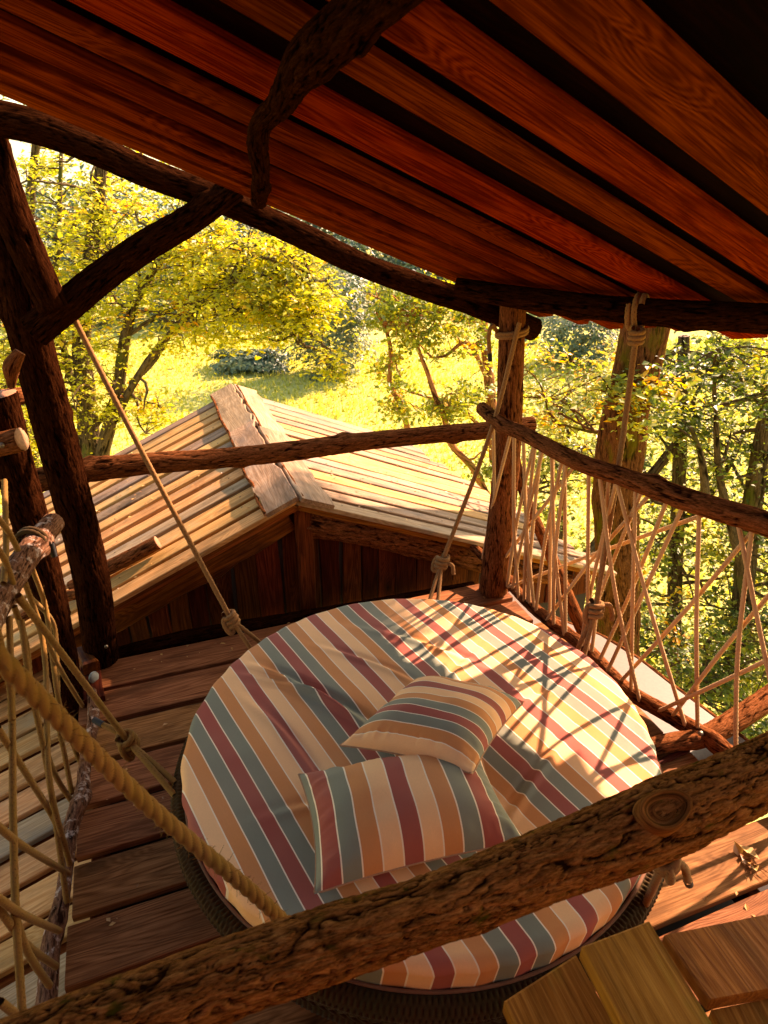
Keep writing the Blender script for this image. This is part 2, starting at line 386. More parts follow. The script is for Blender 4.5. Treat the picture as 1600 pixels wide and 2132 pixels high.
M_ROOFD = wood_mat('roof_timber_dark', (.0045, .0005, .0002), (.002, .0003, .0001), (.008, .0010, .0004), rough=.9, var=.2, spec=.02)
M_DECK = wood_mat('deck_timber', (.225, .088, .030), (.090, .028, .008), (.37, .160, .062), rough=.6, var=.14, grain=1.5, spec=.03)
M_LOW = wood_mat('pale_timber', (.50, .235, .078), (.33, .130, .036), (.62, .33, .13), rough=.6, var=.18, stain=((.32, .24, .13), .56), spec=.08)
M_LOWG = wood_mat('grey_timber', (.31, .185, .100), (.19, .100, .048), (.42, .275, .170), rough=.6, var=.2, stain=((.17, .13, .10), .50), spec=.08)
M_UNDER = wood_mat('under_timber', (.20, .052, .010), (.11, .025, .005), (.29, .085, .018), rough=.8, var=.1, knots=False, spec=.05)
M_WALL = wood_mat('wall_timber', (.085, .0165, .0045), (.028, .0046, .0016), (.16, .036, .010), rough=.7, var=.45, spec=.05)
M_BEAM = wood_mat('peeled_slab', (.17, .040, .006), (.035, .007, .002), (.27, .080, .016), rough=.5, grain=.5, var=.05, stain=((.03, .007, .003), .50), spec=.08)
M_STEP = wood_mat('step_timber', (.27, .098, .013), (.16, .050, .007), (.40, .17, .032), rough=.5, var=.06, grain=.7, stain=((.17, .12, .012), .60), spec=.08)
M_EDGE = plain('edge_sheet', (.125, .080, .045), .6)
M_ROPE = rope_mat('rope_sunlit', (.52, .31, .15), (.12, .045, .014))  # net rope, sunlight put into its lighter colour
M_ROPED = rope_mat('rope_shaded', (.27, .13, .048), (.05, .017, .005))  # same rope with the shade under the roof put into its colour
M_ROPEO = rope_mat('rope_ochre', (.23, .110, .030), (.045, .016, .003), green=(.16, .088, .016))
M_WRAP = rope_mat('rope_weathered', (0.050, 0.024, 0.007), (0.003, 0.0013, 0.0005), green=(0.030, 0.020, 0.004))
M_BED = stripes_mat('striped_canvas', .05236); M_PIL = stripes_mat('striped_canvas_small', .0535)
M_TAPE = plain('black_tape', (.006, .005, .004), .8)
M_STEEL = plain('bolt_steel', (.22, .17, .12), .5, 1.0)
M_LAMP = plain('frosted_lens', (.26, .28, .24), .4)
M_DARK = plain('gap_dark', (.02, .010, .006), .9)

# ---------------------------------------------------------------- ground
def ground_z(X, Y):
    edge = 34 + .22 * np.clip(X, -20, 60)
    far = np.clip(Y - edge, 0, None)
    z = -5.0 + .25 * fbm(np.stack([X * .07, Y * .07, X * 0], -1), 2, 5) + .010 * np.clip(Y - 8, 0, 60) * 0
    z = z + 1.3 * np.clip(far / 14, 0, 1) ** 1.5
    return z - .11 * np.clip(Y - 62, 0, None) - .02 * np.clip(np.abs(X) - 60, 0, None)
def build_ground():
    ys = np.r_[np.linspace(-60, 4, 14), np.linspace(5, 60, 90), np.geomspace(62, 1600, 26)]
    xs = np.r_[-np.geomspace(60, 1500, 14)[::-1], np.linspace(-58, 58, 90), np.geomspace(60, 1500, 14)]
    X, Y = np.meshgrid(xs, ys); Zg = ground_z(X, Y)
    m, t, b = newmat('meadow_grass'); o = N(t, 'ShaderNodeTexCoord').outputs['Object']
    n1 = noise(t, o, .35, 4); n2 = noise(t, mapping(t, o, (3, 9, 3)), 1.6, 5, .7); n3 = noise(t, o, 14, 3)
    c = ramp(t, n1, [(.3, (.48, .45, .12)), (.5, (.53, .50, .145)), (.7, (.57, .54, .18))])
    c = mixc(t, ramp(t, n2, [(.35, (.0,) * 3), (.65, (.45,) * 3)]), c, (.42, .37, .09))
    c = mixc(t, ramp(t, n3, [(.4, (0, 0, 0)), (.7, (.35,) * 3)]), c, (.50, .44, .13))
    t.links.new(c, b.inputs['Base Color']); b.inputs['Roughness'].default_value = .9; b.inputs['Specular IOR Level'].default_value = .1
    bump(t, b, n2, .6, .12)
    g = mesh('meadow_ground', np.stack([X, Y, Zg], -1).reshape(-1, 3), grid_faces(len(ys), len(xs), False), m)
    tag(g, kind='structure')
    # grass tufts: leaning blades
    n = 60000; X = rng.uniform(-16, 26, n); Y = 7 + 24 * rng.random(n) ** .8; zg = ground_z(X, Y)
    base = np.stack([X, Y, zg], -1); a = rng.uniform(0, 6.28, n); hgt = rng.uniform(.06, .22, n) * (1 + .5 * fbm(base * .5, 2)); wd = rng.uniform(.02, .05, n)
    side = np.stack([np.cos(a), np.sin(a), a * 0], -1) * wd[:, None]; lean = np.stack([rng.normal(0, .05, n), rng.normal(0, .05, n), hgt], -1)
    vv = np.stack([base - side, base + side, base + lean], 1).reshape(-1, 3)
    gm = leaf_mat('grass_blades', [(0, (.40, .40, .09)), (.5, (.49, .48, .125)), (1, (.56, .54, .17))], .5)
    g = mesh('meadow_grass', vv, np.arange(3 * n).reshape(-1, 3), gm, attrs={'lv': np.repeat(rng.random(n), 3)}, smooth=False)
    tag(g, 'sunlit yellow green meadow grass beyond the cabin roof', 'grass', kind='stuff')
build_ground()

# ---------------------------------------------------------------- foliage
def leaves_mesh(name, C, size, lv, mat, parent, flat=.6, seed=1, kind=None):
    rs = np.random.default_rng(seed); n = len(C)
    nrm = rs.normal(0, 1, (n, 3)); nrm[:, 2] = np.abs(nrm[:, 2]) + flat * 2.2; nrm /= np.linalg.norm(nrm, axis=1)[:, None]
    a = rs.normal(0, 1, (n, 3)); a -= nrm * (a * nrm).sum(1)[:, None]; a /= np.linalg.norm(a, axis=1)[:, None]; b = np.cross(nrm, a)
    s = size * (.45 + 1.25 * rs.random(n) ** 1.6)[:, None]
    p0 = C - a * s * .5; p2 = C + a * s * .5 - nrm * s * .1; p1 = C + b * s * .30 + nrm * s * .07; p3 = C - b * s * .30 + nrm * s * .07
    v = np.stack([p0, p1, p2, p3], 1).reshape(-1, 3); i = np.arange(n)[:, None] * 4
    f = np.hstack([np.hstack([i, i + 1, i + 2]), np.hstack([i, i + 2, i + 3])]).reshape(-1, 3)
    o = mesh(name, v, f, mat, parent, smooth=False, attrs={'lv': np.repeat(np.clip(lv, 0, 1), 4)})
    if kind: tag(o, kind=kind)
    return recentre(o)
def thin_tubes(name, segs, mat, parent, kind='stuff'):
    """many tapering twigs in one mesh: segs = (p0, p1, r0, r1)"""
    v = []; f = []; lp = []
    for k, (a, b, r0, r1) in enumerate(segs):
        t_ = b - a; L = np.linalg.norm(t_)
        if L < 1e-4: continue
        t_ = t_ / L; n = np.cross(t_, Z); n = n / (np.linalg.norm(n) + 1e-6); m_ = np.cross(t_, n); sag = np.array([0, 0, -.06 * L])
        base = len(v)
        for q, (c, r) in enumerate(((a, r0), ((a + b) / 2 - sag, (r0 + r1) / 2), (b, r1))):
            for j in range(4):
                an = j * math.pi / 2; v.append(c + n * math.cos(an) * r + m_ * math.sin(an) * r); lp.append((math.cos(an) * r + k, math.sin(an) * r, q * L / 2))
        for q in range(2):
            for j in range(4):
                x = base + q * 4 + j; y = base + q * 4 + (j + 1) % 4; f.append((x, y, y + 4, x + 4))
    o = mesh(name, np.array(v), np.array(f), mat, parent, attrs={'lp': np.array(lp), 'fur': np.ones(len(v))}); tag(o, kind=kind); return recentre(o)
def tree(name, label, cat, limbs, crowns, lmat, bmat, leaf=.06, per=55, spray_r=.42, flat=.6, seed=1, lvb=(.5, .2), group=None, twig=.012):
    """limbs: (points, r0, r1); crowns: (centre, (rx, ry, rz), sprays); every spray hangs on a twig that starts on the nearest limb"""
    rs = np.random.default_rng(seed); base = np.array(limbs[0][0][0], float)
    t = thing(name, label, cat, base, group); pts = []
    for i, (p, r0, r1) in enumerate(limbs):
        ln = log('trunk' if i == 0 else 'limb', p, [r0, (r0 + r1) / 2, r1], [bmat, ENDP], t, seg=56 if r0 > .15 else 24 if r0 > .06 else 12, step=.03 if r0 > .15 else .06, bark=.018 * min(1, r0 / .15), lump=.10, freq=.45)
        C, s, par = smooth_path(p, .15); pts.append(C[len(C) // 5:])
    pts = np.vstack(pts); LC = []; LV = []; segs = []
    trunkpts = pts
    for c, rad, ns in crowns:
        c = np.array(c, float); rad = np.array(rad, float); loc = []
        near = trunkpts[np.argmin(np.linalg.norm(trunkpts - c, axis=1))]
        for _ in range(2 + ns // 14):
            d = rs.normal(0, 1, 3); d /= np.linalg.norm(d); e = c + d * rad * rs.uniform(.5, .95)
            st = trunkpts[np.argsort(np.linalg.norm(trunkpts - e, axis=1))[rs.integers(0, min(6, len(trunkpts)))]]
            m1 = st + (e - st) * .35 + rs.normal(0, .10, 3) * np.linalg.norm(e - st); m2 = st + (e - st) * .7 + rs.normal(0, .07, 3) * np.linalg.norm(e - st)
            C, s, par = smooth_path([st, m1, m2, e], .12)
            for q in range(len(C) - 1): tt = q / len(C); segs.append((C[q], C[q + 1], twig * (2.2 - 1.5 * tt), twig * (2.2 - 1.5 * (tt + 1 / len(C)))))
            loc.append(C[len(C) // 4:])
        pts = np.vstack([trunkpts] + loc)
        for _ in range(ns):
            d = rs.normal(0, 1, 3); d /= np.linalg.norm(d); q = c + d * rad * rs.random() ** .42
            dd = np.linalg.norm(pts - q, axis=1) + rs.uniform(0, .25, len(pts)); anc = pts[np.argmin(dd)]
            out = q - anc; out /= (np.linalg.norm(out) + 1e-6); segs.append((anc, q, twig, twig * .3))
            m = int(per * rs.uniform(.5, 1.5)); sr = spray_r * rs.uniform(.6, 1.3)
            # leaves lie in a drooping fan about the twig's end
            along = rs.normal(0, .55, m) * sr; side = rs.normal(0, .38, m) * sr; ax = np.cross(out, Z); ax /= (np.linalg.norm(ax) + 1e-6)
            oh = out.copy(); oh[2] *= .4
            L_ = q + oh * along[:, None] + ax * side[:, None]; L_[:, 2] += rs.normal(0, .045, m) - .25 * (along / sr) ** 2 * sr * .6
            LC.append(L_); base_l = rs.normal(lvb[0], lvb[1]); LV.append(base_l + rs.normal(0, .10, m))
            for k in range(3): segs.append((q, L_[rs.integers(m)], twig * .35, twig * .15))
    LC = np.vstack(LC); LV = np.concatenate(LV)
    leaves_mesh('crown', LC, leaf, LV, lmat, t, flat, seed)
    thin_tubes('twigs', segs, bmat, t); return t
LEAF_Y = leaf_mat('leaf_autumn_yellow', [(0, (.12, .14, .022)), (.35, (.31, .34, .045)), (.65, (.52, .49, .07)), (.85, (.64, .38, .05)), (1, (.55, .17, .03))], .55, (1.35, 1.3, .5))
LEAF_G = leaf_mat('leaf_green', [(0, (.035, .065, .010)), (.4, (.11, .16, .025)), (.7, (.30, .33, .05)), (.9, (.55, .44, .06)), (1, (.68, .33, .03))], .45, (1.35, 1.3, .5))
LEAF_B = leaf_mat('leaf_blue_green_haze', [(0, (.06, .10, .07)), (.5, (.11, .16, .09)), (.8, (.22, .22, .09)), (1, (.42, .30, .09))], .25, (1.1, 1.1, .7))  # blue tint stands in for distance haze on the far woodland

def P(px, py, Y): return at(px, py, Y=Y)
# the yellow tree left of the cabin roof
tree('yellow_tree', 'yellow green autumn tree with two main stems left of the cabin roof', 'tree',
     [([P(195, 1120, 10), P(188, 950, 10), P(180, 830, 10), P(170, 720, 10), P(185, 600, 10), P(195, 480, 10), P(210, 360, 10), P(215, 200, 10)], .17, .06),
      ([P(200, 1000, 10), P(225, 900, 9.9), P(248, 800, 9.8), P(262, 700, 9.7), P(290, 610, 9.6), P(345, 530, 9.4), P(430, 430, 9.2)], .11, .03),
      ([P(225, 900, 9.9), P(290, 780, 9.6), P(360, 690, 9.3), P(450, 610, 9.0), P(560, 570, 8.8), P(640, 560, 8.6)], .06, .012),
      ([P(262, 700, 9.7), P(370, 640, 9.5), P(480, 640, 9.2), P(600, 670, 8.9), P(690, 730, 8.7)], .035, .010),
      ([P(180, 850, 10), P(140, 760, 10.2), P(120, 600, 10.4), P(125, 420, 10.6), P(130, 250, 10.8)], .06, .02),
      ([P(190, 900, 10), P(260, 810, 10.2), P(330, 740, 10.5), P(420, 560, 10.7), P(500, 400, 10.9)], .045, .015)],
     [(P(330, 560, 9.6), (1.5, 1.0, .9), 150), (P(500, 560, 9.0), (1.1, .8, .65), 120), (P(590, 670, 8.8), (.75, .6, .32), 42), (P(610, 610, 8.8), (.65, .6, .45), 55), (P(690, 740, 8.7), (.16, .4, .30), 10),
      (P(420, 690, 9.2), (.8, .7, .34), 30), (P(100, 480, 10.2), (1.3, 1.0, 1.3), 62), (P(150, 750, 9.9), (1.0, .8, 1.1), 80), (P(300, 420, 10), (1.1, 1.0, .40), 16), (P(60, 880, 10), (.7, .7, .8), 50), (P(300, 860, 9.8), (.5, .5, .4), 22),
      (P(0, 650, 10), (.8, .8, 1.6), 70)],
     LEAF_Y, BARKT, leaf=.072, per=44, spray_r=.36, seed=11, lvb=(.50, .13))
tree('slender_tree', 'slender darker stemmed tree behind the yellow tree, furthest left', 'tree',
     [([P(60, 1250, 13), P(70, 800, 13), P(60, 500, 13), P(80, 250, 13)], .14, .05), ([P(70, 800, 13), P(20, 560, 13), P(-10, 380, 13)], .06, .02),
      ([P(66, 650, 13), P(150, 480, 13.2), P(240, 330, 13.4)], .05, .02)],
     [(P(60, 420, 13), (2.2, 1.2, 1.3), 34), (P(330, 330, 14), (1.6, 1.2, .5), 12), (P(40, 800, 13), (1.2, 1, 1.8), 60), (P(150, 250, 13), (2.2, 1.2, .7), 26)], LEAF_Y, BARKT, leaf=.09, per=60, spray_r=.5, seed=12, lvb=(.36, .14))
# twisted oak in the middle
tree('twisted_oak', 'small twisted oak with reddish bare branches between roof and corner post', 'tree',
     [([P(1035, 1250, 9.5), P(1035, 1050, 9.5), P(1028, 900, 9.5), P(1018, 780, 9.5), P(1008, 690, 9.5), P(1000, 560, 9.5)], .10, .05),
      ([P(1015, 1035, 9.4), P(985, 975, 9.3), P(940, 925, 9.2), P(925, 868, 9.1), P(905, 820, 9.0), P(890, 775, 9.0), P(862, 705, 8.9), P(840, 660, 8.9)], .058, .02),
      ([P(850, 905, 9.5), P(846, 880, 9.4), P(832, 835, 9.3), P(812, 800, 9.2), P(815, 740, 9.1), P(805, 690, 9.0), P(785, 650, 9.0)], .05, .02),
      ([P(1020, 800, 9.5), P(975, 715, 9.2), P(930, 740, 9.1), P(900, 745, 9.0)], .035, .012),
      ([P(1015, 905, 9.5), P(960, 850, 9.2), P(900, 830, 9.1), P(850, 815, 9.1)], .035, .012),
      ([P(1048, 1200, 9.7), P(1050, 900, 9.7), P(1052, 640, 9.7)], .07, .04)],
     [(P(850, 660, 9), (.6, .5, .40), 34), (P(930, 690, 9.1), (.7, .5, .35), 38), (P(820, 780, 9.1), (.28, .4, .35), 14), (P(960, 830, 9.2), (.42, .5, .28), 22), (P(830, 850, 9.2), (.25, .3, .25), 9), (P(905, 850, 9.1), (.4, .4, .3), 12), (P(860, 620, 9.0), (.7, .5, .3), 28), (P(1010, 950, 9.4), (.3, .3, .5), 10)],
     LEAF_G, BARKR, leaf=.065, per=46, spray_r=.24, flat=.2, seed=13, lvb=(.62, .12), twig=.008)
# the mossy trunk by the right railing
tree('mossy_tree', 'large mossy trunk standing behind the right rope railing', 'tree',
     [([P(1290, 1900, 5.2), P(1285, 1500, 5.2), P(1288, 1250, 5.2), P(1282, 1050, 5.2), P(1300, 880, 5.2), P(1335, 720, 5.2), P(1370, 560, 5.2), P(1400, 380, 5.2), P(1430, 60, 5.2)], .20, .15),
      ([P(1400, 380, 5.2), np.array([3.1, 6.1, 4.0]), np.array([4.1, 6.9, 4.6]), np.array([4.6, 7.3, 5.0])], .07, .02),
      ([P(1300, 880, 5.2), P(1240, 900, 5.6), P(1160, 880, 6.2)], .02, .008)],
     [(np.array([4.05, 6.85, 4.65]), (.75, .50, .5), 130), (np.array([2.9, 7.6, 5.3]), (1.0, .6, .6), 110), (P(1180, 770, 6.6), (.9, .7, .28), 20), (P(1220, 880, 6.4), (.6, .6, .25), 16), (P(1350, 850, 4.8), (.25, .2, .28), 12), (P(1290, 800, 4.9), (.3, .2, .12), 6)], LEAF_G, BARKM, leaf=.055, per=50, spray_r=.3, seed=14, lvb=(.66, .18), twig=.006)  # dense first crown added out of view to keep sun off the left deck
tree('dark_stem_tree', 'dark stemmed leafy tree right of the mossy trunk', 'tree',
     [([P(1400, 2000, 7), P(1402, 1500, 7), P(1405, 1250, 7), P(1412, 1050, 7), P(1418, 880, 7), P(1425, 700, 7)], .11, .05),
      ([P(1180, 1250, 6.3), P(1225, 1160, 6.4), P(1300, 1060, 6.6), P(1380, 960, 6.8), P(1450, 870, 7)], .075, .04),
      ([P(1470, 1040, 6), P(1462, 960, 6), P(1440, 890, 6)], .045, .015),
      ([P(1412, 1100, 7), P(1500, 1000, 7), P(1560, 880, 7)], .05, .02)],
     [(P(1440, 820, 7), (1.0, .8, .5), 62), (P(1330, 1150, 7.2), (.8, .8, .7), 30), (P(1480, 1150, 6.8), (.9, .8, .8), 52), (P(1450, 1380, 6.6), (1.0, .8, .7), 70), (P(1260, 1300, 7.4), (.7, .6, .6), 30), (P(1370, 1000, 7.4), (.7, .7, .5), 26)],
     LEAF_G, BARKT, leaf=.06, per=60, spray_r=.36, seed=15, lvb=(.42, .20))
tree('edge_tree', 'dark trunked tree with orange tinged leaves, furthest right', 'tree',
     [([P(1530, 2100, 6.2), P(1535, 1500, 6.2), P(1550, 1200, 6.2), P(1575, 1000, 6.2), P(1610, 800, 6.2)], .13, .07),
      ([P(1550, 1200, 6.2), P(1500, 1000, 6.2), P(1490, 850, 6.2)], .05, .02)],
     [(P(1580, 780, 6.0), (.9, .7, .4), 52), (P(1560, 950, 6.4), (.7, .6, .4), 30), (P(1560, 1350, 5.8), (.6, .6, .5), 40), (P(1650, 1150, 6.2), (.7, .7, .9), 50), (P(1500, 1450, 5.6), (.7, .6, .3), 34)],
     LEAF_G, BARKT, leaf=.055, per=60, spray_r=.32, seed=16, lvb=(.40, .22))
# understorey right of the cabin
tree('hornbeam_sapling', 'low spreading sapling with horizontal leaf sprays between post and mossy trunk', 'tree',
     [([P(1160, 1500, 7.5), P(1165, 1200, 7.5), P(1175, 1000, 7.5), P(1190, 850, 7.5)], .04, .015), ([P(1170, 1100, 7.5), P(1100, 1040, 7.5), P(1060, 1000, 7.5)], .02, .008)],
     [(P(1150, 840, 7.6), (.75, .7, .35), 34), (P(1150, 980, 7.6), (.6, .6, .3), 22), (P(1200, 930, 7.6), (.5, .5, .5), 20), (P(1130, 1050, 7.5), (.5, .5, .15), 9)],
     LEAF_G, BARKT, leaf=.058, per=52, spray_r=.34, flat=1.2, seed=17, lvb=(.60, .15))

# far woodland edge across the meadow: clumps built from one set of leaf shells, joined
def far_wood():
    rs = np.random.default_rng(5); C = []; LV = []
    spots = []
    for i in range(230):
        X = rs.uniform(-34, 46); e = 35 + .22 * max(-20, min(60, X)); Y = e + rs.uniform(.5, 20) ; spots.append((X, Y, 1.5 + .10 * (Y - e) + rs.uniform(-.3, 1.0)))
    for (X, Y, r) in spots:
        m = 420; z0 = float(ground_z(np.array([X]), np.array([Y]))[0]); d = rs.normal(0, 1, (m, 3)); d /= np.linalg.norm(d, axis=1)[:, None]
        rad = r * (.75 + .35 * vnoise(d * 2.3 + X, 3))[:, None] * rs.uniform(.7, 1, (m, 1)); q = d * rad * np.array([1, 1, 1.05]) + np.array([X, Y, z0 + r * .75])
        C.append(q); LV.append(np.clip(rs.normal(.35, .2) + rs.normal(0, .12, m), 0, 1))
    o = leaves_mesh('far_woodland', np.vstack(C), .34, np.concatenate(LV), LEAF_B, None, .5, 5)
    tag(o, 'woodland edge across the meadow, haze painted into its blue green leaves', 'woodland', kind='stuff')
far_wood()
def bush(name, label, c, r, n, mat, seed, lv=.4, leaf=.12):
    rs = np.random.default_rng(seed); z0 = float(ground_z(np.array([c[0]]), np.array([c[1]]))[0])
    t = thing(name, label, 'bush', (c[0], c[1], z0)); d = rs.normal(0, 1, (n, 3)); d /= np.linalg.norm(d, axis=1)[:, None]
    rad = np.array(r) * (.8 + .6 * vnoise(d * 2.2, seed))[:, None] * rs.uniform(.6, 1, (n, 1))
    q = d * rad + np.array([c[0], c[1], z0 + r[2] * .7]); q[:, 2] = np.maximum(q[:, 2], z0 + .02)
    leaves_mesh('crown', q, leaf, np.clip(rs.normal(lv, .15, n), 0, 1), mat, t, .5, seed)
    thin_tubes('twigs', [(np.array([c[0], c[1], z0 - .05]), q[rs.integers(n)], .03, .01) for _ in range(14)], BARKT, t)
b0 = at(520, 745, z=-4.4); bush('round_bush', 'dark round bush at the meadow edge behind the yellow tree', b0[:2], (1.9, 1.0, .48), 5200, LEAF_B, 31, .42, .16)
b1 = at(1200, 720, z=-4.2); bush('grey_bush', 'pale grey green bush on the slope left of the mossy trunk', b1[:2], (2.4, 1.6, 1.6), 6000, LEAF_B, 32, .5, .15)
b2 = at(680, 640, z=-2.4); bush('willow_bush', 'tall silvery bush in front of the far woodland', b2[:2], (2.6, 1.6, 2.6), 8000, LEAF_B, 33, .62, .16)

# ---------------------------------------------------------------- cabin roof and gable
CAB = thing('lower_cabin', 'timber cabin below the deck with a shallow gabled board roof', 'cabin', uvz(.7, 4.1, -1.0))
VF = 3.20; RU, RZ = None, None
apex = at(620, 1040, v=VF); RU = float(apex @ U); RZ = float(apex[2]); pl_ = at(250, 1248, v=VF); pr_ = at(1240, 1182, v=VF)
sl_ = (RZ - pl_[2]) / (RU - pl_ @ U); sr_ = (RZ - pr_[2]) / (pr_ @ U - RU)
VB = VF + 2.12
def slope(side, umax_of_v, mats, pitch, bw):
    s_ = sl_ if side < 0 else sr_; dirv = U * side - Z * s_; dirv = dirv / np.linalg.norm(dirv); nrm = np.cross(V, dirv); nrm = nrm if nrm[2] > 0 else -nrm
    o0 = uvz(RU, 0, RZ)
    # lower layer of dark boards, one sheet of butted boards
    vs_ = []; fs_ = []; k = 0; v = VF + .01
    while v < VB - .02:
        w_ = pitch; L = umax_of_v(v + w_ / 2) - .05; a = o0 + V * (v + .004) - nrm * .045; b = o0 + V * (v + w_ - .004) - nrm * .045; k = len(vs_)
        for q in (a, b, b + dirv * L, a + dirv * L): vs_.append(q)
        for q in (a, b, b + dirv * L, a + dirv * L): vs_.append(q - nrm * .02)
        fs_ += [(k, k + 1, k + 2, k + 3), (k + 7, k + 6, k + 5, k + 4), (k, k + 4, k + 5, k + 1), (k + 2, k + 6, k + 7, k + 3), (k + 1, k + 5, k + 6, k + 2), (k, k + 3, k + 7, k + 4)]
        v += w_
    M0 = basis(dirv, nrm, o0); Mi = np.array(M0.inverted()); vs_ = np.array(vs_); vs_ = vs_ @ Mi[:3, :3].T + Mi[:3, 3]
    sh = mesh('roof', vs_, np.array(fs_), M_UNDER, CAB, M0, smooth=False)
    v = VF + bw / 2; i = 0
    while v < VB:
        wv = bw * brs.uniform(.9, 1.08); L = umax_of_v(v) + brs.normal(0, .03)
        x = dirv + V * brs.normal(0, .002); y = nrm + V * brs.normal(0, .035)
        board('board', L, wv, .028, mats[0] if brs.random() < mats[2] else mats[1], sh, basis(x, y, o0 + V * v + nrm * (brs.normal(0, .002))), jit=.003)
        v += pitch * brs.uniform(.97, 1.03); i += 1
    return o0, dirv, nrm
Lmax = lambda v: 3.0
_oL = slope(-1, Lmax, (M_LOW, M_LOWG, .82), .152, .112)
def Rmax(v):  # the far right corner of the roof is cut back in steps
    return 2.35 - max(0, (v - VF - .15)) * .42
_oR = slope(1, Rmax, (M_LOWG, M_LOW, .75), .150, .118)
# ridge capping boards
for side, wd in ((-1, .19), (1, .185)):
    o0, dirv, nrm = _oL if side < 0 else _oR
    nb = [(VF - .03, 1.28), (VF + 1.23, .95)] if side < 0 else [(VF - .05, 1.15), (VF + 1.08, 1.08)]
    for (v0, L) in nb:
        board('ridge_board', L, wd, .026, M_LOWG, CAB, basis(V + Z * brs.normal(0, .004), nrm, o0 + V * v0 + dirv * (wd / 2 - .004) + nrm * (.034 + (0 if v0 < VF else -.002))), jit=.006, wane=.008, nx=14)
for side in (-1, 1):
    o0, dirv, nrm = _oL if side < 0 else _oR; off_ = .186 if side < 0 else .012
    log('bark_edge', [o0 + V * (VF + t_ * 2.15 / 12 - .02) + dirv * (off_ + brs.normal(0, .004)) + nrm * .026 for t_ in range(13)], [.010, .008, .011, .008], [BARK, END], CAB, seg=10, step=.02, bark=.003, lump=.3)
nv = []; nf = []
for o0, dirv, nrm in (_oL, _oR):
    for k in range(15):
        for d_ in (.30, 1.05, 1.75):
            if dirv @ U > 0 and d_ > Rmax(VF + k * .15) - .1: continue
            c = o0 + V * (VF + .056 + k * .1505 + brs.normal(0, .012)) + dirv * (d_ + brs.normal(0, .02)) + nrm * .0035; b_ = len(nv)
            for q in range(6): nv.append(c + (V * math.cos(q * math.tau / 6) + dirv * math.sin(q * math.tau / 6)) * .0055)
            nf.append(tuple(range(b_, b_ + 6)))
tag(mesh('nail_heads', np.array(nv), nf, M_TAPE, CAB, smooth=False), kind='stuff')
# gable wall
GW = mesh('gable_wall', [uvz(u_, VF + .17, z_) for (u_, z_) in ((RU - 1.6, -.9), (RU + 2.1, -.9), (RU + 2.1, -.25), (RU, RZ - .10), (RU - 1.6, RZ - 1.6 * sl_ - .10))] +
          [uvz(u_, VF + .20, z_) for (u_, z_) in ((RU - 1.6, -.9), (RU + 2.1, -.9), (RU + 2.1, -.25), (RU, RZ - .10), (RU - 1.6, RZ - 1.6 * sl_ - .10))],
          [(0, 1, 2, 3, 4), (9, 8, 7, 6, 5)] + [(i, i + 5, (i + 1) % 5 + 5, (i + 1) % 5) for i in range(5)], M_DARK, CAB, smooth=False)
u_ = RU - 1.5
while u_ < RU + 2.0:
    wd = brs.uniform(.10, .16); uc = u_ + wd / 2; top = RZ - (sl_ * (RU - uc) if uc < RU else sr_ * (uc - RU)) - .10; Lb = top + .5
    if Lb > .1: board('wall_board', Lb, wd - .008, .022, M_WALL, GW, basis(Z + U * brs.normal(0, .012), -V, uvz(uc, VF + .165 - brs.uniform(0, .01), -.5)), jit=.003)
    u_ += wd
# rake slabs and king post
b0_ = uvz(RU - .03, VF + .10, RZ - .155); dl = -U - Z * sl_
board('rake_slab', 1.32, .20, .05, M_BEAM, CAB, basis(dl, -V, b0_), jit=.008, bev=.012, nx=12, wane=.006)
board('rake_trim', 1.6, .035, .02, M_UNDER, CAB, basis(dl, -V, uvz(RU - .02, VF + .012, RZ - .045)), jit=.001)
board('rake_trim', 2.2, .035, .02, M_UNDER, CAB, basis(U - Z * sr_, -V, uvz(RU + .03, VF + .012, RZ - .045)), jit=.001)
board('king_post', .9, .095, .05, M_WALL, CAB, basis(Z, -V, uvz(RU + .04, VF + .05, RZ - .98)), jit=.004, bev=.012)
dr = U - Z * sr_ * 1.0; q0 = uvz(RU + .07, VF + .15, RZ - .185)
log('rake_log', [q0, q0 + dr * .6 + Z * .015, q0 + dr * 1.2 - Z * .01, q0 + dr * 1.8], [.100, .108, .10, .085], [BARK, END], CAB, seg=60, step=.014, bark=.020, lump=.12, freq=.6)
# bark offcut logs lying on the cabin roof
def on_slope(px, py, h=.05):
    o0, dirv, nrm = _oL; return hit(px, py, o0 + nrm * h, nrm)
tag(log('roof_log', [on_slope(150, 1225), on_slope(215, 1188), on_slope(270, 1160), on_slope(328, 1130)], [.040, .038, .036], [BARK, ENDP], None, seg=28, bark=.005), 'short cut log lying along the cabin roof boards right of the corner post', 'log')
tag(log('roof_branch', [on_slope(40, 1290), on_slope(90, 1262), on_slope(130, 1243), on_slope(172, 1235)], [.022, .03, .028], [BARK, ENDP], None, seg=20, bark=.004), 'thin bark covered branch lying on the cabin roof left of the corner post', 'branch')

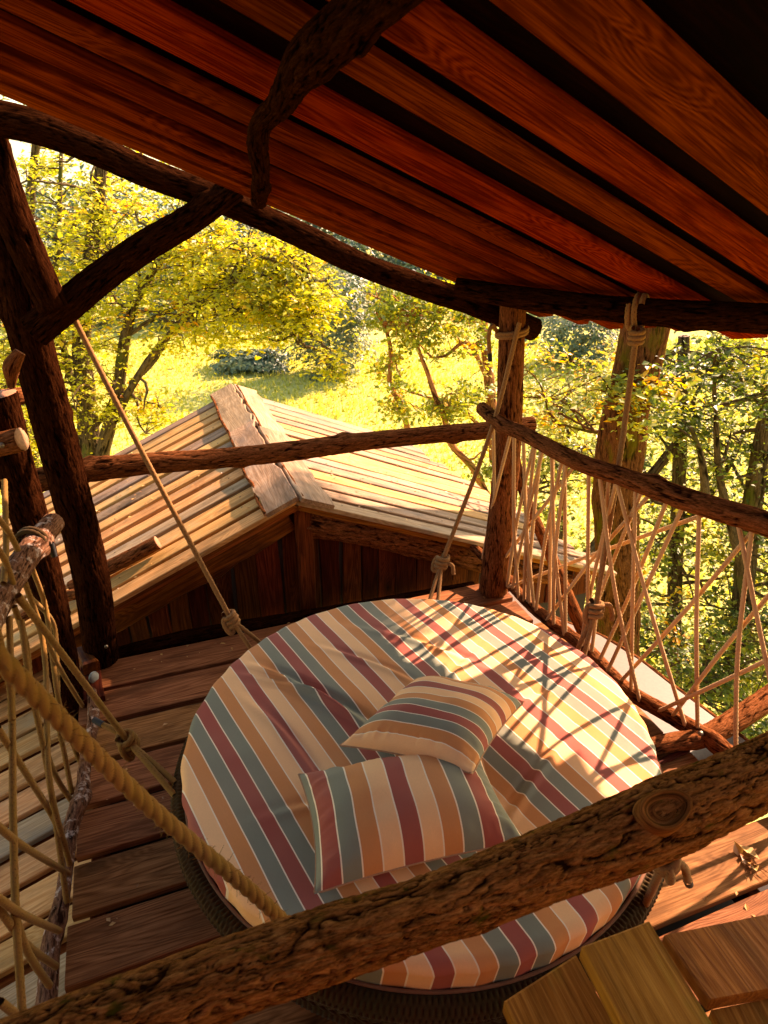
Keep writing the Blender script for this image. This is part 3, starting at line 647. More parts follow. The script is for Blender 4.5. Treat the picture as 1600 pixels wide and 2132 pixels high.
# lower side roof left of the deck
SIDE = thing('side_roof', 'low side roof of sunlit yellow boards below the left rope railing', 'roof', uvz(-.9, 1.3, -.25))
ds = -U * math.cos(R(20)) - Z * math.sin(R(20)); ns = np.cross(V, ds); ns = ns if ns[2] > 0 else -ns
v_ = -.6
while v_ < 3.6:
    wd = brs.uniform(.115, .15)
    board('board', 3.6 + brs.normal(0, .04), wd, .028, M_LOW if brs.random() < .8 else M_LOWG, SIDE, basis(ds, ns + V * brs.normal(0, .03), uvz(-.45, v_, -.09)), jit=.004, nx=9)
    v_ += wd + brs.uniform(.035, .055)
v_ = -.6; vsx = []; fsx = []
while v_ < 3.6:
    k = len(vsx); a = uvz(-.45, v_ + .004, -.09) - ns * .05; b = uvz(-.45, v_ + .196, -.09) - ns * .05
    for q in (a, b, b + ds * 3.5, a + ds * 3.5): vsx.append(q)
    for q in (a, b, b + ds * 3.5, a + ds * 3.5): vsx.append(q - ns * .02)
    fsx += [(k, k + 1, k + 2, k + 3), (k + 7, k + 6, k + 5, k + 4), (k, k + 4, k + 5, k + 1), (k + 2, k + 6, k + 7, k + 3)]; v_ += .2
M0 = basis(ds, ns, uvz(-.56, 1, -.1)); Mi = np.array(M0.inverted()); vsx = np.array(vsx) @ Mi[:3, :3].T + Mi[:3, 3]
tag(mesh('under_boards', vsx, np.array(fsx), M_UNDER, SIDE, M0, smooth=False), kind='stuff')

# ---------------------------------------------------------------- deck
DECK = thing('deck', None, None, uvz(.8, 1.4, 0), kind='structure')
PW = .232; v_ = 3.05 - PW / 2 + .02
def deck_right(v): return np.interp(v, [-1, .6, 1.4, 2.2, 2.9, 3.3], [2.55, 2.15, 2.00, 1.93, 1.86, 1.80])
n_ = 0
while v_ > -1.0:
    u0 = -.50 + brs.normal(0, .012); u1 = deck_right(v_) + brs.normal(0, .025)
    board('plank', u1 - u0, PW - .030, .032, M_DECK, DECK, basis(U, Z, uvz(u0, v_, brs.normal(0, .0012))), jit=.002, bev=.003)
    v_ -= PW; n_ += 1
for q in (-.42, .3, 1.1, 1.75):
    board('joist', 4.1, .05, .10, M_WALL, DECK, basis(V, Z, uvz(q, -1.0, -.036)), jit=.002)
mesh('gap_shade_sheet', [uvz(a, b, c) for c in (-.20, -.23) for (a, b) in ((-.53, -1.1), (2.7, -1.1), (1.95, 1.4), (1.85, 3.3), (-.53, 3.3))],
     [(0, 1, 2, 3, 4), (9, 8, 7, 6, 5), (0, 5, 6, 1), (1, 6, 7, 2), (2, 7, 8, 3), (3, 8, 9, 4), (4, 9, 5, 0)], M_DARK, DECK, smooth=False)  # dark sheet added below the planks so their gaps read black
# smooth rim board outside the railing
er = [at(1075, 1230, z=-.05), at(1150, 1285, z=-.05), at(1250, 1325, z=-.05), at(1330, 1375, z=-.05), at(1400, 1430, z=-.05), at(1480, 1490, z=-.05), at(1560, 1550, z=-.05), at(1680, 1650, z=-.05)]
vv = []
for q in er:
    inn = q - U * .42
    for z_ in (-.045, -.075): vv += [np.array([inn[0], inn[1], z_]), np.array([q[0], q[1], z_])]
ff = []
for i in range(len(er) - 1):
    a = i * 4; ff += [(a, a + 1, a + 5, a + 4), (a + 2, a + 6, a + 7, a + 3), (a + 1, a + 3, a + 7, a + 5), (a, a + 4, a + 6, a + 2)]
mesh('rim_board', vv, ff, M_EDGE, DECK, smooth=False)
tag(log('rim_trim', [np.array([q[0], q[1], -.055]) + U * .012 for q in er], [.013, .013], [BARK, END], DECK, seg=12, step=.03, bark=.002))

# ---------------------------------------------------------------- posts, rails and beams
def T(o, label, cat, group=None): return tag(o, label, cat, group)
YA = 2.75
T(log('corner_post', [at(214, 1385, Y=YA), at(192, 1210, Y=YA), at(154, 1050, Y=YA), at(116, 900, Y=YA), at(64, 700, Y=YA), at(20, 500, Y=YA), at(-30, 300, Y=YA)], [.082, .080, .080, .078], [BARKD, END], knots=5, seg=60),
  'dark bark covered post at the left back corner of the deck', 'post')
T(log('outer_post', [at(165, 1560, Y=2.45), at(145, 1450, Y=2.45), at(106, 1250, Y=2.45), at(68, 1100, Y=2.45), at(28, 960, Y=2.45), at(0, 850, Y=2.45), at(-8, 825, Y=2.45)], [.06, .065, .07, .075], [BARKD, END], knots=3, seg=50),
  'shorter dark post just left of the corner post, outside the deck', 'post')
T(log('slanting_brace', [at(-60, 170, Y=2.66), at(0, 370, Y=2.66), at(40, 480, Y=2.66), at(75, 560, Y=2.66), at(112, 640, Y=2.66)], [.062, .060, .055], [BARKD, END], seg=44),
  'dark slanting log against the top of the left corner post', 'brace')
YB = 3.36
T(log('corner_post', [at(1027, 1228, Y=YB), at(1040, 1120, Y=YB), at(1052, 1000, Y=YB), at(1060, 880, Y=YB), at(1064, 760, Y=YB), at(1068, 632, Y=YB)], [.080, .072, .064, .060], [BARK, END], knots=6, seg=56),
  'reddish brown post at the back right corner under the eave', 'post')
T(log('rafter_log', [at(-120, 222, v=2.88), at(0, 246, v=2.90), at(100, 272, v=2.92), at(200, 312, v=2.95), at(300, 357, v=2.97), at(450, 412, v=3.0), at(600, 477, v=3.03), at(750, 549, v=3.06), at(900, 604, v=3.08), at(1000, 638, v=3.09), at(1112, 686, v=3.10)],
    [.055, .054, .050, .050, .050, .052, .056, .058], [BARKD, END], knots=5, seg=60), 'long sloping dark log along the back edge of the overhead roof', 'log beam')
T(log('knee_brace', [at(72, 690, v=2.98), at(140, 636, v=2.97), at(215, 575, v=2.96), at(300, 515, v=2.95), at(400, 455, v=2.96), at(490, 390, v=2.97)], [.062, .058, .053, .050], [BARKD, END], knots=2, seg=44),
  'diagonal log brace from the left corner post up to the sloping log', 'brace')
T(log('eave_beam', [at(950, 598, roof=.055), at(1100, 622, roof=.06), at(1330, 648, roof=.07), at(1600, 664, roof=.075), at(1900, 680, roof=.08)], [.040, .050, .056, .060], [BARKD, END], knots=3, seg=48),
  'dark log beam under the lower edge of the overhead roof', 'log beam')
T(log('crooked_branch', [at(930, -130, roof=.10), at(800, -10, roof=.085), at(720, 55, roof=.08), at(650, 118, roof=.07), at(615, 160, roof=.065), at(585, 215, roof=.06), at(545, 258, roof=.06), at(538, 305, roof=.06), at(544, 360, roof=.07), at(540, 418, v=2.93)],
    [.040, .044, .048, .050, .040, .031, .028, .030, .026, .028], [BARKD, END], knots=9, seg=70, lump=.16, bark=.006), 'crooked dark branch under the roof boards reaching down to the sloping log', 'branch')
VR = 3.12
T(log('back_rail', [at(62, 1005, v=VR), at(150, 985, v=VR), at(300, 966, v=VR), at(450, 955, v=VR), at(600, 940, v=VR), at(750, 920, v=VR), at(900, 905, v=VR), at(1000, 897, v=VR), at(1108, 884, v=VR)], [.054, .052, .046, .048, .045, .046, .045], [BARK, END], knots=6, seg=56, step=.014, bark=.005),
  'brown bark covered log rail crossing in front of the cabin roof', 'rail')
rail_pts = [at(1004, 850, z=1.12), at(1040, 880, z=1.11), at(1100, 908, z=1.10), at(1200, 960, z=1.09), at(1300, 994, z=1.08), at(1400, 1030, z=1.08), at(1500, 1062, z=1.08), at(1600, 1092, z=1.08), at(1760, 1150, z=1.08), at(1950, 1230, z=1.08)]
T(log('right_rail', rail_pts, [.032, .034, .036, .038, .042, .043, .045, .046], [BARK, END], knots=5, seg=52, step=.013, bark=.005), 'curved log handrail on top of the right rope railing', 'rail')
foot_pts = [at(985, 1138, z=.16), at(1030, 1182, z=.12), at(1100, 1255, z=.07), at(1150, 1296, z=.06), at(1220, 1350, z=.06), at(1300, 1432, z=.06), at(1400, 1492, z=.06), at(1470, 1535, z=.06), at(1545, 1590, z=.06), at(1700, 1700, z=.06)]
T(log('foot_rail', foot_pts, [.026, .028, .032, .034, .033, .036, .038, .04], [BARK, END], knots=5, seg=44, step=.013), 'thin log at the foot of the right rope railing', 'rail')
T(log('tie_log', [at(1330, 1560, z=.05), at(1400, 1545, z=.05), at(1460, 1535, z=.045), at(1530, 1500, z=.04), at(1620, 1440, z=.03)], [.034, .040, .046, .05], [BARK, END], knots=2, seg=44, step=.014), 'short log running out under the foot rail at the right', 'log')
T(log('side_brace', [at(1072, 955, Y=3.42), at(1095, 1035, Y=3.36), at(1140, 1140, Y=3.24), at(1182, 1240, Y=3.10), at(1220, 1325, Y=2.98)], [.026, .028, .032, .036], [BARK, END], knots=2, seg=36), 'thin slanting log from the right corner post down to the deck rim', 'brace')
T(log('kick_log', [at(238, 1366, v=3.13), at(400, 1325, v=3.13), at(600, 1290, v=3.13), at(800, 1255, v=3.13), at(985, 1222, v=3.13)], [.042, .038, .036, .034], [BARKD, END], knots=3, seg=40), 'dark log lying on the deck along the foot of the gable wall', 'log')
lr_pts = [at(112, 1088, z=1.02), at(80, 1125, z=1.02), at(40, 1180, z=1.02), at(0, 1240, z=1.02), at(-60, 1350, z=1.02), at(-200, 1600, z=1.02)]
T(log('left_handrail', lr_pts, [.040, .043, .045, .047, .05], [BARKL, ENDP], knots=4, seg=52, step=.012, bark=.003, freq=1.3), 'pale flaking log handrail over the left rope railing', 'rail')
lf_pts = [at(192, 1440, z=.03), at(195, 1500, z=.035), at(180, 1570, z=.05), at(172, 1640, z=.05), at(150, 1720, z=.05), at(140, 1800, z=.05), at(128, 1880, z=.05), at(108, 1960, z=.05), at(100, 2060, z=.05), at(85, 2200, z=.05)]
T(log('left_foot_branch', lf_pts, [.020, .024, .022, .028, .022, .028, .030, .03], [BARKL, ENDP], knots=8, seg=40, step=.012, lump=.16, bark=.004), 'knotty pale branch at the foot of the left rope railing', 'branch')
fr = [at(0, 2215, z=1.0), at(200, 2140, z=1.0), at(400, 2064, z=1.0), at(560, 2005, z=1.0), at(700, 1958, z=1.0), at(860, 1905, z=1.0), at(1000, 1853, z=1.0), at(1150, 1795, z=1.0), at(1300, 1738, z=1.0), at(1400, 1695, z=1.0), at(1500, 1650, z=1.0), at(1620, 1592, z=1.0), at(1800, 1500, z=1.0)]
FR = T(log('front_rail', fr, [.057, .059, .060, .059, .058, .057, .059, .063, .074, .078, .074, .070, .068], [BARKF, END], knots=2, seg=170, step=.0045, bark=.0075, lump=.07, freq=.95), 'large furrowed log rail with an oval knot across the foreground', 'rail')
# the healed oval knot on the front rail
c0 = at(1378, 1703, z=1.0); nk = CAMP - c0; nk /= np.linalg.norm(nk); nk = nk * .85 + Z * .25; nk /= np.linalg.norm(nk); kc = c0 + nk * .085; xk = at(1480, 1655, z=1.0) - at(1300, 1738, z=1.0); xk /= np.linalg.norm(xk); nk = nk - xk * (nk @ xk); nk /= np.linalg.norm(nk); yk = np.cross(nk, xk); yk /= np.linalg.norm(yk); nk = np.cross(xk, yk)
vk = []; lk = []; fk = []
for i in range(15):
    rr = i / 14; hh = .004 + .014 * math.exp(-((rr - .76) / .17) ** 2) - .002 * math.exp(-(rr / .5) ** 2) + .003 * math.sin(rr * 24) * (rr < .7) - .040 * max(0, rr - .84) / .16
    for j in range(40):
        a = j * math.tau / 40; wv = 1 + .05 * math.sin(3 * a + 1); q = kc + xk * (.078 * rr * wv * math.cos(a)) + yk * (.044 * rr * wv * math.sin(a)) + nk * hh; vk.append(q); lk.append((rr * .06, a * .002, rr * .3)); fk.append(.85 + .15 * math.cos(rr * 34) * (rr < .75) - .25 * (abs(rr - .60) < .05))
mesh('knot', np.array(vk), grid_faces(15, 40), BARKF, FR, attrs={'lp': np.array(lk) + 4.0, 'fur': np.array(fk)})
# stubs on the far left
T(log('cross_stub', [at(-60, 935, Y=2.35), at(0, 925, Y=2.35), at(44, 915, Y=2.35)], [.040, .042], [BARK, ENDP], seg=36), 'short log end with a pale screw head on the outer post', 'log')
T(log('upper_stub', [at(-60, 838, Y=2.62), at(0, 830, Y=2.70), at(60, 822, Y=2.86), at(128, 812, Y=2.95)], [.036, .034], [BARK, END], seg=36), 'short horizontal log running behind the left corner post', 'log')
T(log('wood_wedge', [at(42, 735, Y=2.6), at(25, 765, Y=2.58), at(24, 805, Y=2.58)], [.020, .032, .012], [BARK, END], seg=20), 'small reddish wedge of wood beside the left corner post', 'wood block')

# ---------------------------------------------------------------- overhead roof
ROOF = thing('overhead_roof', 'sloping roof of red brown boards seen from below over the deck', 'roof', RP0 + RN * .05)
lower = [(-2.75, -2.52), (-2.42, -2.18), (-2.08, -1.86), (-1.604, -1.392), (-1.308, -1.134), (-1.077, -.945), (-.832, -.645), (-.577, -.466), (-.416, -.286), (-.232, -.146), (-.114, -.040), (-.016, .082)]
def eave(w_): return float(np.interp(-w_, [-.07, .11, .35, .52, .74, 1.0, 1.25, 1.5, 1.8, 3], [.33, .50, .62, .66, .82, .78, .86, 1.02, 1.15, 1.2]))
lower = [(a + (.008 if a < -.6 else .003), b - (.008 if a < -.6 else .003)) for a, b in lower]
for i, (a, b) in enumerate(lower):
    wc = (a + b) / 2; e = eave(wc) + [.0, -.03, .02, -.04, .03, -.02, .02, .0, -.04, .03, -.02, -.08][i]
    o0 = RP0 + RW * wc - RD * 3.4 + RN * .0
    board('board', 3.4 + e, b - a, .024, M_ROOF, ROOF, basis(RD, RN, o0 + RN * .024), jit=.0015, bev=.002)
for i in range(len(lower) - 1):
    a = lower[i][1] - .05; b = lower[i + 1][0] + .05; wc = (a + b) / 2; e = eave(wc) - .04 + brs.normal(0, .02)
    board('cover_board', 3.4 + e, b - a, .022, M_ROOFD, ROOF, basis(RD, RN, RP0 + RW * wc - RD * 3.4 + RN * .062), jit=.0015, bev=.002)

# unseen board wall added behind the viewer to darken the near rail and bed
BACKW = thing('added_back_wall', 'unseen dark board wall added behind the viewpoint to cut sky light', 'wall', (0, -.9, 0))
for k in range(22):
    board('board', 4.2, .272, .03, M_WALL, BACKW, basis(Z + U * 0, np.array([0, 1., 0]), np.array([-3 + k * .28, -.85 + brs.normal(0, .002), -.6])), jit=.003)

# ---------------------------------------------------------------- daybed
BC = at(0, 0, z=0) * 0 + np.array([.128, 1.885, 0]); BR = .852; BZ = .40
BED = thing('hanging_daybed', 'round hanging daybed with a striped cushion in a rope wrapped frame', 'daybed', (BC[0], BC[1], .08))
sdir = at(655, 1800, z=BZ) - at(410, 1482, z=BZ); sdir /= np.linalg.norm(sdir); scr = np.cross(Z, sdir); scr = scr if scr @ np.array([1, 0, 0]) > 0 else -scr
def cushion():
    nr, na = 150, 260; prof = []
    for i in range(nr):
        t_ = i / (nr - 1)
        if t_ < .80: q = t_ / .80; prof.append((q * (BR - .035), 0.0))
        elif t_ < .90: a = (t_ - .80) / .10 * math.pi / 2; prof.append((BR - .035 + .035 * math.sin(a), -.035 * (1 - math.cos(a))))
        else: q = (t_ - .90) / .10; prof.append((BR - .012 * q, -.035 - .085 * q))
    prof = np.array(prof); an = np.linspace(0, math.tau, na, endpoint=False)
    r = prof[:, 0][:, None]; X = r * np.cos(an)[None]; Y = r * np.sin(an)[None]; Zc = np.repeat(prof[:, 1][:, None], na, 1)
    p = np.stack([X, Y, X * 0], -1); rr = np.sqrt(X ** 2 + Y ** 2) / BR
    s1 = X * sdir[0] + Y * sdir[1]; c1 = X * scr[0] + Y * scr[1]
    soft = np.clip((1 - rr) / .12, 0, 1)
    Zc = Zc + soft * (.012 * fbm(p * 2.2, 2, 9) + .004 * fbm(p * 7, 2, 19)) + .018 * (1 - rr ** 2) * soft - .025 * np.exp(-((X - .05) ** 2 + (Y + .25) ** 2) / .09)
    for (px_, py_, rx_, ry_, dd_) in ((.02, -.38, .34, .24, .020), (.12, -.10, .26, .20, .022)):
        Zc = Zc - soft * dd_ * np.exp(-(((X - px_) / rx_) ** 2 + ((Y - py_) / ry_) ** 2) ** 1.5)
    # pulled folds on the left half, running roughly across the stripes
    for (fx, fy, ang, L, wd, h) in ((-.42, .18, -.62, .26, .014, .013), (-.34, .10, -.70, .24, .012, .010), (-.50, -.05, -.9, .22, .013, .008), (-.20, .34, -.55, .2, .012, .007), (-.55, .22, -.4, .16, .012, .010), (.05, .45, -.5, .25, .016, .006), (-.1, -.1, -.8, .3, .018, .006), (.40, .10, .5, .22, .016, .006), (.38, -.25, .9, .25, .016, .007), (-.30, -.35, .2, .2, .014, .006), (.15, .25, 1.0, .22, .014, .006)):
        dx = X - fx; dy = Y - fy; a = dx * math.cos(ang) + dy * math.sin(ang); b = -dx * math.sin(ang) + dy * math.cos(ang) + .25 * a * a
        Zc = Zc + soft * 1.6 * h * (np.exp(-(b / wd) ** 2) - .8 * np.exp(-((b - wd * 2.1) / wd) ** 2)) * np.exp(-(a / L) ** 2)
    ripple = .004 * np.sin(an[None] * 37 + 3 * np.sin(an[None] * 5)) * np.clip((rr - .95) / .05, 0, 1); X = X * (1 + ripple); Y = Y * (1 + ripple)
    v = np.stack([X + BC[0], Y + BC[1], Zc + BZ], -1).reshape(-1, 3)
    dist = .004 * fbm(p * 3.1 + 4, 2, 33)
    # cloth on the side hangs straight down from where it leaves the top
    sc_ = np.stack([(16.066 * (X + BC[0]) + 10.327 * (Y + BC[1]) - 5.7285) * .05236 + dist, s1, Zc], -1).reshape(-1, 3)
    o = recentre(mesh('cushion', v, grid_faces(nr, na), M_BED, BED, attrs={'sc': sc_}))
    a = np.linspace(0, math.tau, 200); pts = np.stack([BC[0] + (BR - .001) * np.cos(a), BC[1] + (BR - .001) * np.sin(a), BZ - .118 + a * 0], -1)
    ring('piping', BR - .004, BZ - .116, .006, 6, 240, 0, plain('tan_piping', (.16, .060, .022), .9), o)
def ring(name, R_, z, r, seg, n, lobes, mat, parent, skew=0):
    a = np.linspace(0, math.tau, n, endpoint=False)[:, None]; ph = np.linspace(0, math.tau, seg, endpoint=False)[None]
    cav = (.5 * np.abs(np.cos(lobes / 2 * a + skew * ph)) + .5 * np.abs(np.cos(lobes / 2 * a - skew * ph))) if lobes else a * 0 + ph * 0 + 1
    rr = r * (.80 + .24 * cav) if lobes else r * (a * 0 + ph * 0 + 1)
    X = (R_ + rr * np.cos(ph)) * np.cos(a) + BC[0]; Y = (R_ + rr * np.cos(ph)) * np.sin(a) + BC[1]; Zr = z + rr * np.sin(ph)
    v = np.stack([X, Y, Zr], -1); lp = np.stack([rr * np.cos(ph), rr * np.sin(ph), a * R_ + ph * 0], -1)
    i = np.arange(n)[:, None]; j = np.arange(seg)[None]; i2 = (i + 1) % n; j2 = (j + 1) % seg
    f = np.stack([i * seg + j, i2 * seg + j, i2 * seg + j2, i * seg + j2], -1).reshape(-1, 4)
    return recentre(mesh(name, v.reshape(-1, 3), f, mat, parent, attrs={'lp': lp.reshape(-1, 3), 'cav': (cav + 0 * rr).reshape(-1)}))
cushion()
ring('frame_ring', BR + .014, BZ - .155, .038, 20, 2600, 330, M_WRAP, BED, skew=2.0)
ring('frame_ring', BR - .02, .085, .030, 14, 1600, 320, M_WRAP, BED, skew=.9)
def lattice():
    V_ = []; F_ = []; L_ = []; C_ = []; n = 0
    for k in range(170):
        for sg in (-1, 1):
            a0 = k * math.tau / 170; pts = []
            for q in range(9):
                t_ = q / 8; a = a0 + sg * t_ * .16; rad = BR + .03 - .045 * t_ + .010 * math.sin(math.pi * t_ * 3 * 1) * sg; pts.append((BC[0] + rad * math.cos(a), BC[1] + rad * math.sin(a), BZ - .17 - (BZ - .17 - .09) * t_))
            v, f, l, c = rope_arrays(pts, .0052, 6, step=.03); V_.append(v); F_.append(f + n); L_.append(l); C_.append(c); n += len(v)
    tag(recentre(mesh('rope_lattice', np.vstack(V_), np.vstack(F_), M_WRAP, BED, attrs={'lp': np.vstack(L_), 'cav': np.concatenate(C_)})), kind='stuff')
    mesh('base_panel', [(BC[0] + (BR - .03) * math.cos(a), BC[1] + (BR - .03) * math.sin(a), z_) for z_ in (.10, .13) for a in np.linspace(0, math.tau, 48, endpoint=False)],
         [tuple(range(47, -1, -1)), tuple(range(48, 96))] + [(i, (i + 1) % 48, 48 + (i + 1) % 48, 48 + i) for i in range(48)], M_WALL, BED, smooth=False)
lattice()

def pillow(name, label, c4, z0, h, flip, phase, seed):
    """c4: four corners on the level z0, in order; stripes run from side 0-1 to side 3-2"""
    n = 70; g = np.linspace(-1, 1, n); a, b = np.meshgrid(g, g); c4 = [np.array(q, float) for q in c4]
    # sides drawn in between pointed corners
    aa = a * (1 - .075 * (1 - b ** 2) * np.abs(a) ** 3); bb = b * (1 - .085 * (1 - a ** 2) * np.abs(b) ** 3)
    s, t_ = (aa + 1) / 2, (bb + 1) / 2
    base = (1 - s)[..., None] * (1 - t_)[..., None] * c4[0] + s[..., None] * (1 - t_)[..., None] * c4[1] + s[..., None] * t_[..., None] * c4[2] + (1 - s)[..., None] * t_[..., None] * c4[3]
    e = np.clip(1 - np.abs(a) ** 2.6, 0, 1) ** .62 * np.clip(1 - np.abs(b) ** 2.6, 0, 1) ** .62
    p = np.stack([a * 2, b * 2, a * 0], -1); edge = 1 - np.maximum(np.abs(a), np.abs(b))
    wr = .009 * fbm(p * np.array([5.5, .7, 1]), 2, seed) * np.exp(-((np.abs(b) - .86) / .10) ** 2) + .009 * fbm(p * np.array([.7, 5.5, 1]) + 3, 2, seed) * np.exp(-((np.abs(a) - .86) / .10) ** 2)
    wr = wr * np.clip(edge / .08, 0, 1)
    wr2 = .012 * fbm(p * .9, 2, seed + 3)
    W0 = np.linalg.norm(c4[1] - c4[0]) ; L0 = np.linalg.norm(c4[3] - c4[0])
    up = e * h + wr + wr2 * e; dn = -e * h * .38
    V1 = base.copy(); V1[..., 2] += up; V2 = base.copy(); V2[..., 2] += dn
    q = phase[0] + (phase[1] - phase[0]) * ((a if not flip else b) + 1) / 2 + .10 * fbm(p * .6, 2, seed + 7)
    sc1 = np.stack([q * .0535, (b if not flip else a) * L0 / 2, up], -1)
    f1 = grid_faces(n, n, False); f2 = grid_faces(n, n, False)[:, ::-1] + n * n
    o = mesh(name, np.vstack([V1.reshape(-1, 3), V2.reshape(-1, 3)]), np.vstack([f1, f2]), M_PIL, None, attrs={'sc': np.vstack([sc1.reshape(-1, 3)] * 2)})
    cc = np.array(c4); 
    nrm = np.cross(c4[1] - c4[0], c4[3] - c4[0])
    if nrm[2] < 0: o.data.flip_normals()
    # seam cord round the edge, a part of its own
    recentre(o); t__ = tag(o, label, 'pillow')
    ring_pts = np.vstack([base[0, :, :], base[1:, -1, :], base[-1, -2::-1, :], base[-2:0:-1, 0, :], base[0:1, 0, :]])
    C, T_, P_, lp, s_ = tube_arrays(ring_pts[::4], [.0028, .0028], 6, .02)
    sm = mesh('seam', P_.reshape(-1, 3), grid_faces(len(C), 6)[:, ::-1].copy(), plain('seam_cloth_' + name, (.42, .22, .11), .85), o)
    return o
zt = BZ + .035
pillow('pillow', 'flat striped pillow lying nearest the front rail, stripes running front to back',
       [at(622, 1612, z=zt + .05), at(1002, 1572, z=zt + .05), at(1098, 1752, z=zt + .04), at(655, 1862, z=zt + .03)], zt, .130, False, (2.62, 13.2), 3)
q0_, q1_, q2_, q3_ = at(708, 1552, z=zt + .10), at(985, 1612, z=zt + .16), at(1094, 1460, z=zt + .06), at(868, 1412, z=zt + .05)
pillow('pillow', 'striped pillow leaning on the other pillow, nearer the sunlit side',
       [q0_, q1_, q2_, q3_], zt, .120, True, (.05, 11.75), 8)

# ---------------------------------------------------------------- suspension ropes
def knot_pts(c, axis, r):
    axis = axis / np.linalg.norm(axis); n = np.cross(axis, Z + np.array([.3, 0, 0])); n /= np.linalg.norm(n); b = np.cross(axis, n); out = []
    for k in range(46):
        t_ = k / 45; a = t_ * math.tau * 3.3; rad = r * (1.9 + .45 * math.sin(t_ * math.pi)); out.append(c + n * math.cos(a) * rad + b * math.sin(a) * rad + axis * (t_ - .5) * r * 6.2)
    return out
def loop_pts(c, axis, r, ph):
    axis = axis / np.linalg.norm(axis); n = np.cross(axis, Z + np.array([.3, 0, 0])); n /= np.linalg.norm(n); b = np.cross(axis, n); out = []
    for k in range(16):
        t_ = k / 15 * math.tau * .9; out.append(c + axis * math.cos(t_) * r * 3.4 + (n * math.cos(ph) + b * math.sin(ph)) * (r * 2.2 + math.sin(t_) * r * 1.3))
    return out
def susp(label, top, knot, legs, r, tail=None, mat=None, mid=None, tape=True, seg=14):
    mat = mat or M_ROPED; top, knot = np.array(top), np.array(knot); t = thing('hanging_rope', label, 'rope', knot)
    ax = top - knot
    pts = [top] + ([np.array(mid)] if mid is not None else []) + [knot]
    rope('strand', pts, r, mat, t, seg=seg)
    rope('knot', knot_pts(knot, ax, r), r * .95, mat, t, seg=12, extra=[loop_pts(knot, ax, r, 0.6), loop_pts(knot - ax / np.linalg.norm(ax) * r * 1.5, ax, r, 2.6)], step=r * .5)
    for L in legs: rope('leg', [knot, (knot + L) / 2 + Z * .004, L], r * .9, mat, t, seg=12)
    if tail is not None:
        tl = [knot] + [np.array(q) for q in tail]; rope('tail', tl, r * .9, mat, t, seg=12)
        if tape:
            e = tl[-1]; d = tl[-1] - tl[-2]; d /= np.linalg.norm(d)
            C, T_, P_, lp, s_ = tube_arrays([e - d * .004, e + d * .045], [r * 1.0, r * .98], 12, .02)
            mesh('tape', P_.reshape(-1, 3), grid_faces(len(C), 12)[:, ::-1].copy(), M_TAPE, t)
    return t
def rim(px, py): 
    p = at(px, py, z=BZ - .12); d = p - np.array([BC[0], BC[1], p[2]]); d[2] = 0; d /= np.linalg.norm(d); q = BC + d * (BR + .035); q[2] = BZ - .13; return q
k1 = at(482, 1290, Y=2.50)
susp('pale rope from the upper left with a knot above the left back of the daybed', at(52, 455, Y=2.78), k1, [rim(505, 1350), rim(530, 1330)], .0115, mid=at(262, 875, Y=2.65))
k2 = at(920, 1172, Y=3.00)
susp('pale rope from the right corner post, knotted above the far edge of the daybed', at(1082, 672, Y=3.28), k2, [rim(888, 1240), rim(915, 1240)], .0115, tail=[k2 + np.array([.05, -.02, .0]), k2 + np.array([.06, -.03, -.05])], tape=False, mid=at(1022, 900, Y=3.2))
k3 = at(1240, 1270, Y=2.50)
susp('pale rope from the eave beam with a knot and curled end beside the right railing', at(1326, 690, Y=2.86), k3, [rim(1212, 1362), rim(1230, 1375)], .0125, tail=[k3 + np.array([.05, .0, .03]), k3 + np.array([.075, .0, -.01]), k3 + np.array([.078, -.01, -.05])], tape=False, mid=at(1290, 960, Y=2.72))
k4 = at(268, 1545, Y=1.92)
susp('rope tied to the left handrail, its knot left of the daybed ending in black tape', at(38, 1240, z=1.03), k4, [rim(352, 1628), rim(348, 1655)], .0125, tail=[at(240, 1522, Y=1.95), at(214, 1508, Y=1.98)], mat=M_ROPEO, mid=at(148, 1385, Y=1.93))
e5 = rim(655, 2005); p5a = at(0, 1368, Y=.62); p5b = at(600, 1925, Y=.80)
T5 = thing('hanging_rope', 'thick ochre rope crossing the near left corner to the front of the daybed', 'rope', e5)
p5a = CAMP + ray(-20, 1352) * .97; p5m = CAMP + ray(300, 1668) * 1.22; p5b = CAMP + ray(600, 1930) * 1.50
rope('strand', [CAMP + ray(-260, 1130) * .85, p5a, p5m, p5b, e5], .0150, M_ROPEO, T5, seg=24, step=.004)
k5 = e5 * .75 + (CAMP + ray(640, 1968) * 1.55) * .25
rope('knot', knot_pts(k5, p5b - e5, .013), .012, M_ROPEO, T5, seg=10)

e6 = rim(1335, 1870); k6 = at(1385, 1790, z=.62)
susp('rope hanging behind the front rail at the right with a black taped end', at(1392, 1700, z=.96), k6, [e6, rim(1350, 1850)], .0125, tail=[k6 + np.array([.045, -.01, -.01]), at(1432, 1832, z=.48)])
# lashing at the top of the right corner post
LT = at(1066, 692, Y=YB); lash = []
for k in range(60):
    a = k / 59 * math.tau * 2.2; lash.append(LT + np.array([math.cos(a) * .072, math.sin(a) * .072, (k / 59 - .5) * .035 + .010 * math.cos(a)]))
LA = thing('rope_lashing', 'rope lashed round the top of the right corner post with a black taped tail', 'rope', LT)
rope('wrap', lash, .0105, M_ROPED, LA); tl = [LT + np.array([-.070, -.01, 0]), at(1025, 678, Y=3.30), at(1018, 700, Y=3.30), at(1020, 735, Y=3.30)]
rope('tail', tl, .0105, M_ROPED, LA); d = tl[-1] - tl[-2]; d /= np.linalg.norm(d)
C, T_, P_, lp, s_ = tube_arrays([tl[-1], tl[-1] + d * .04], [.0115, .011], 12, .02); mesh('tape', P_.reshape(-1, 3), grid_faces(len(C), 12)[:, ::-1].copy(), M_TAPE, LA)
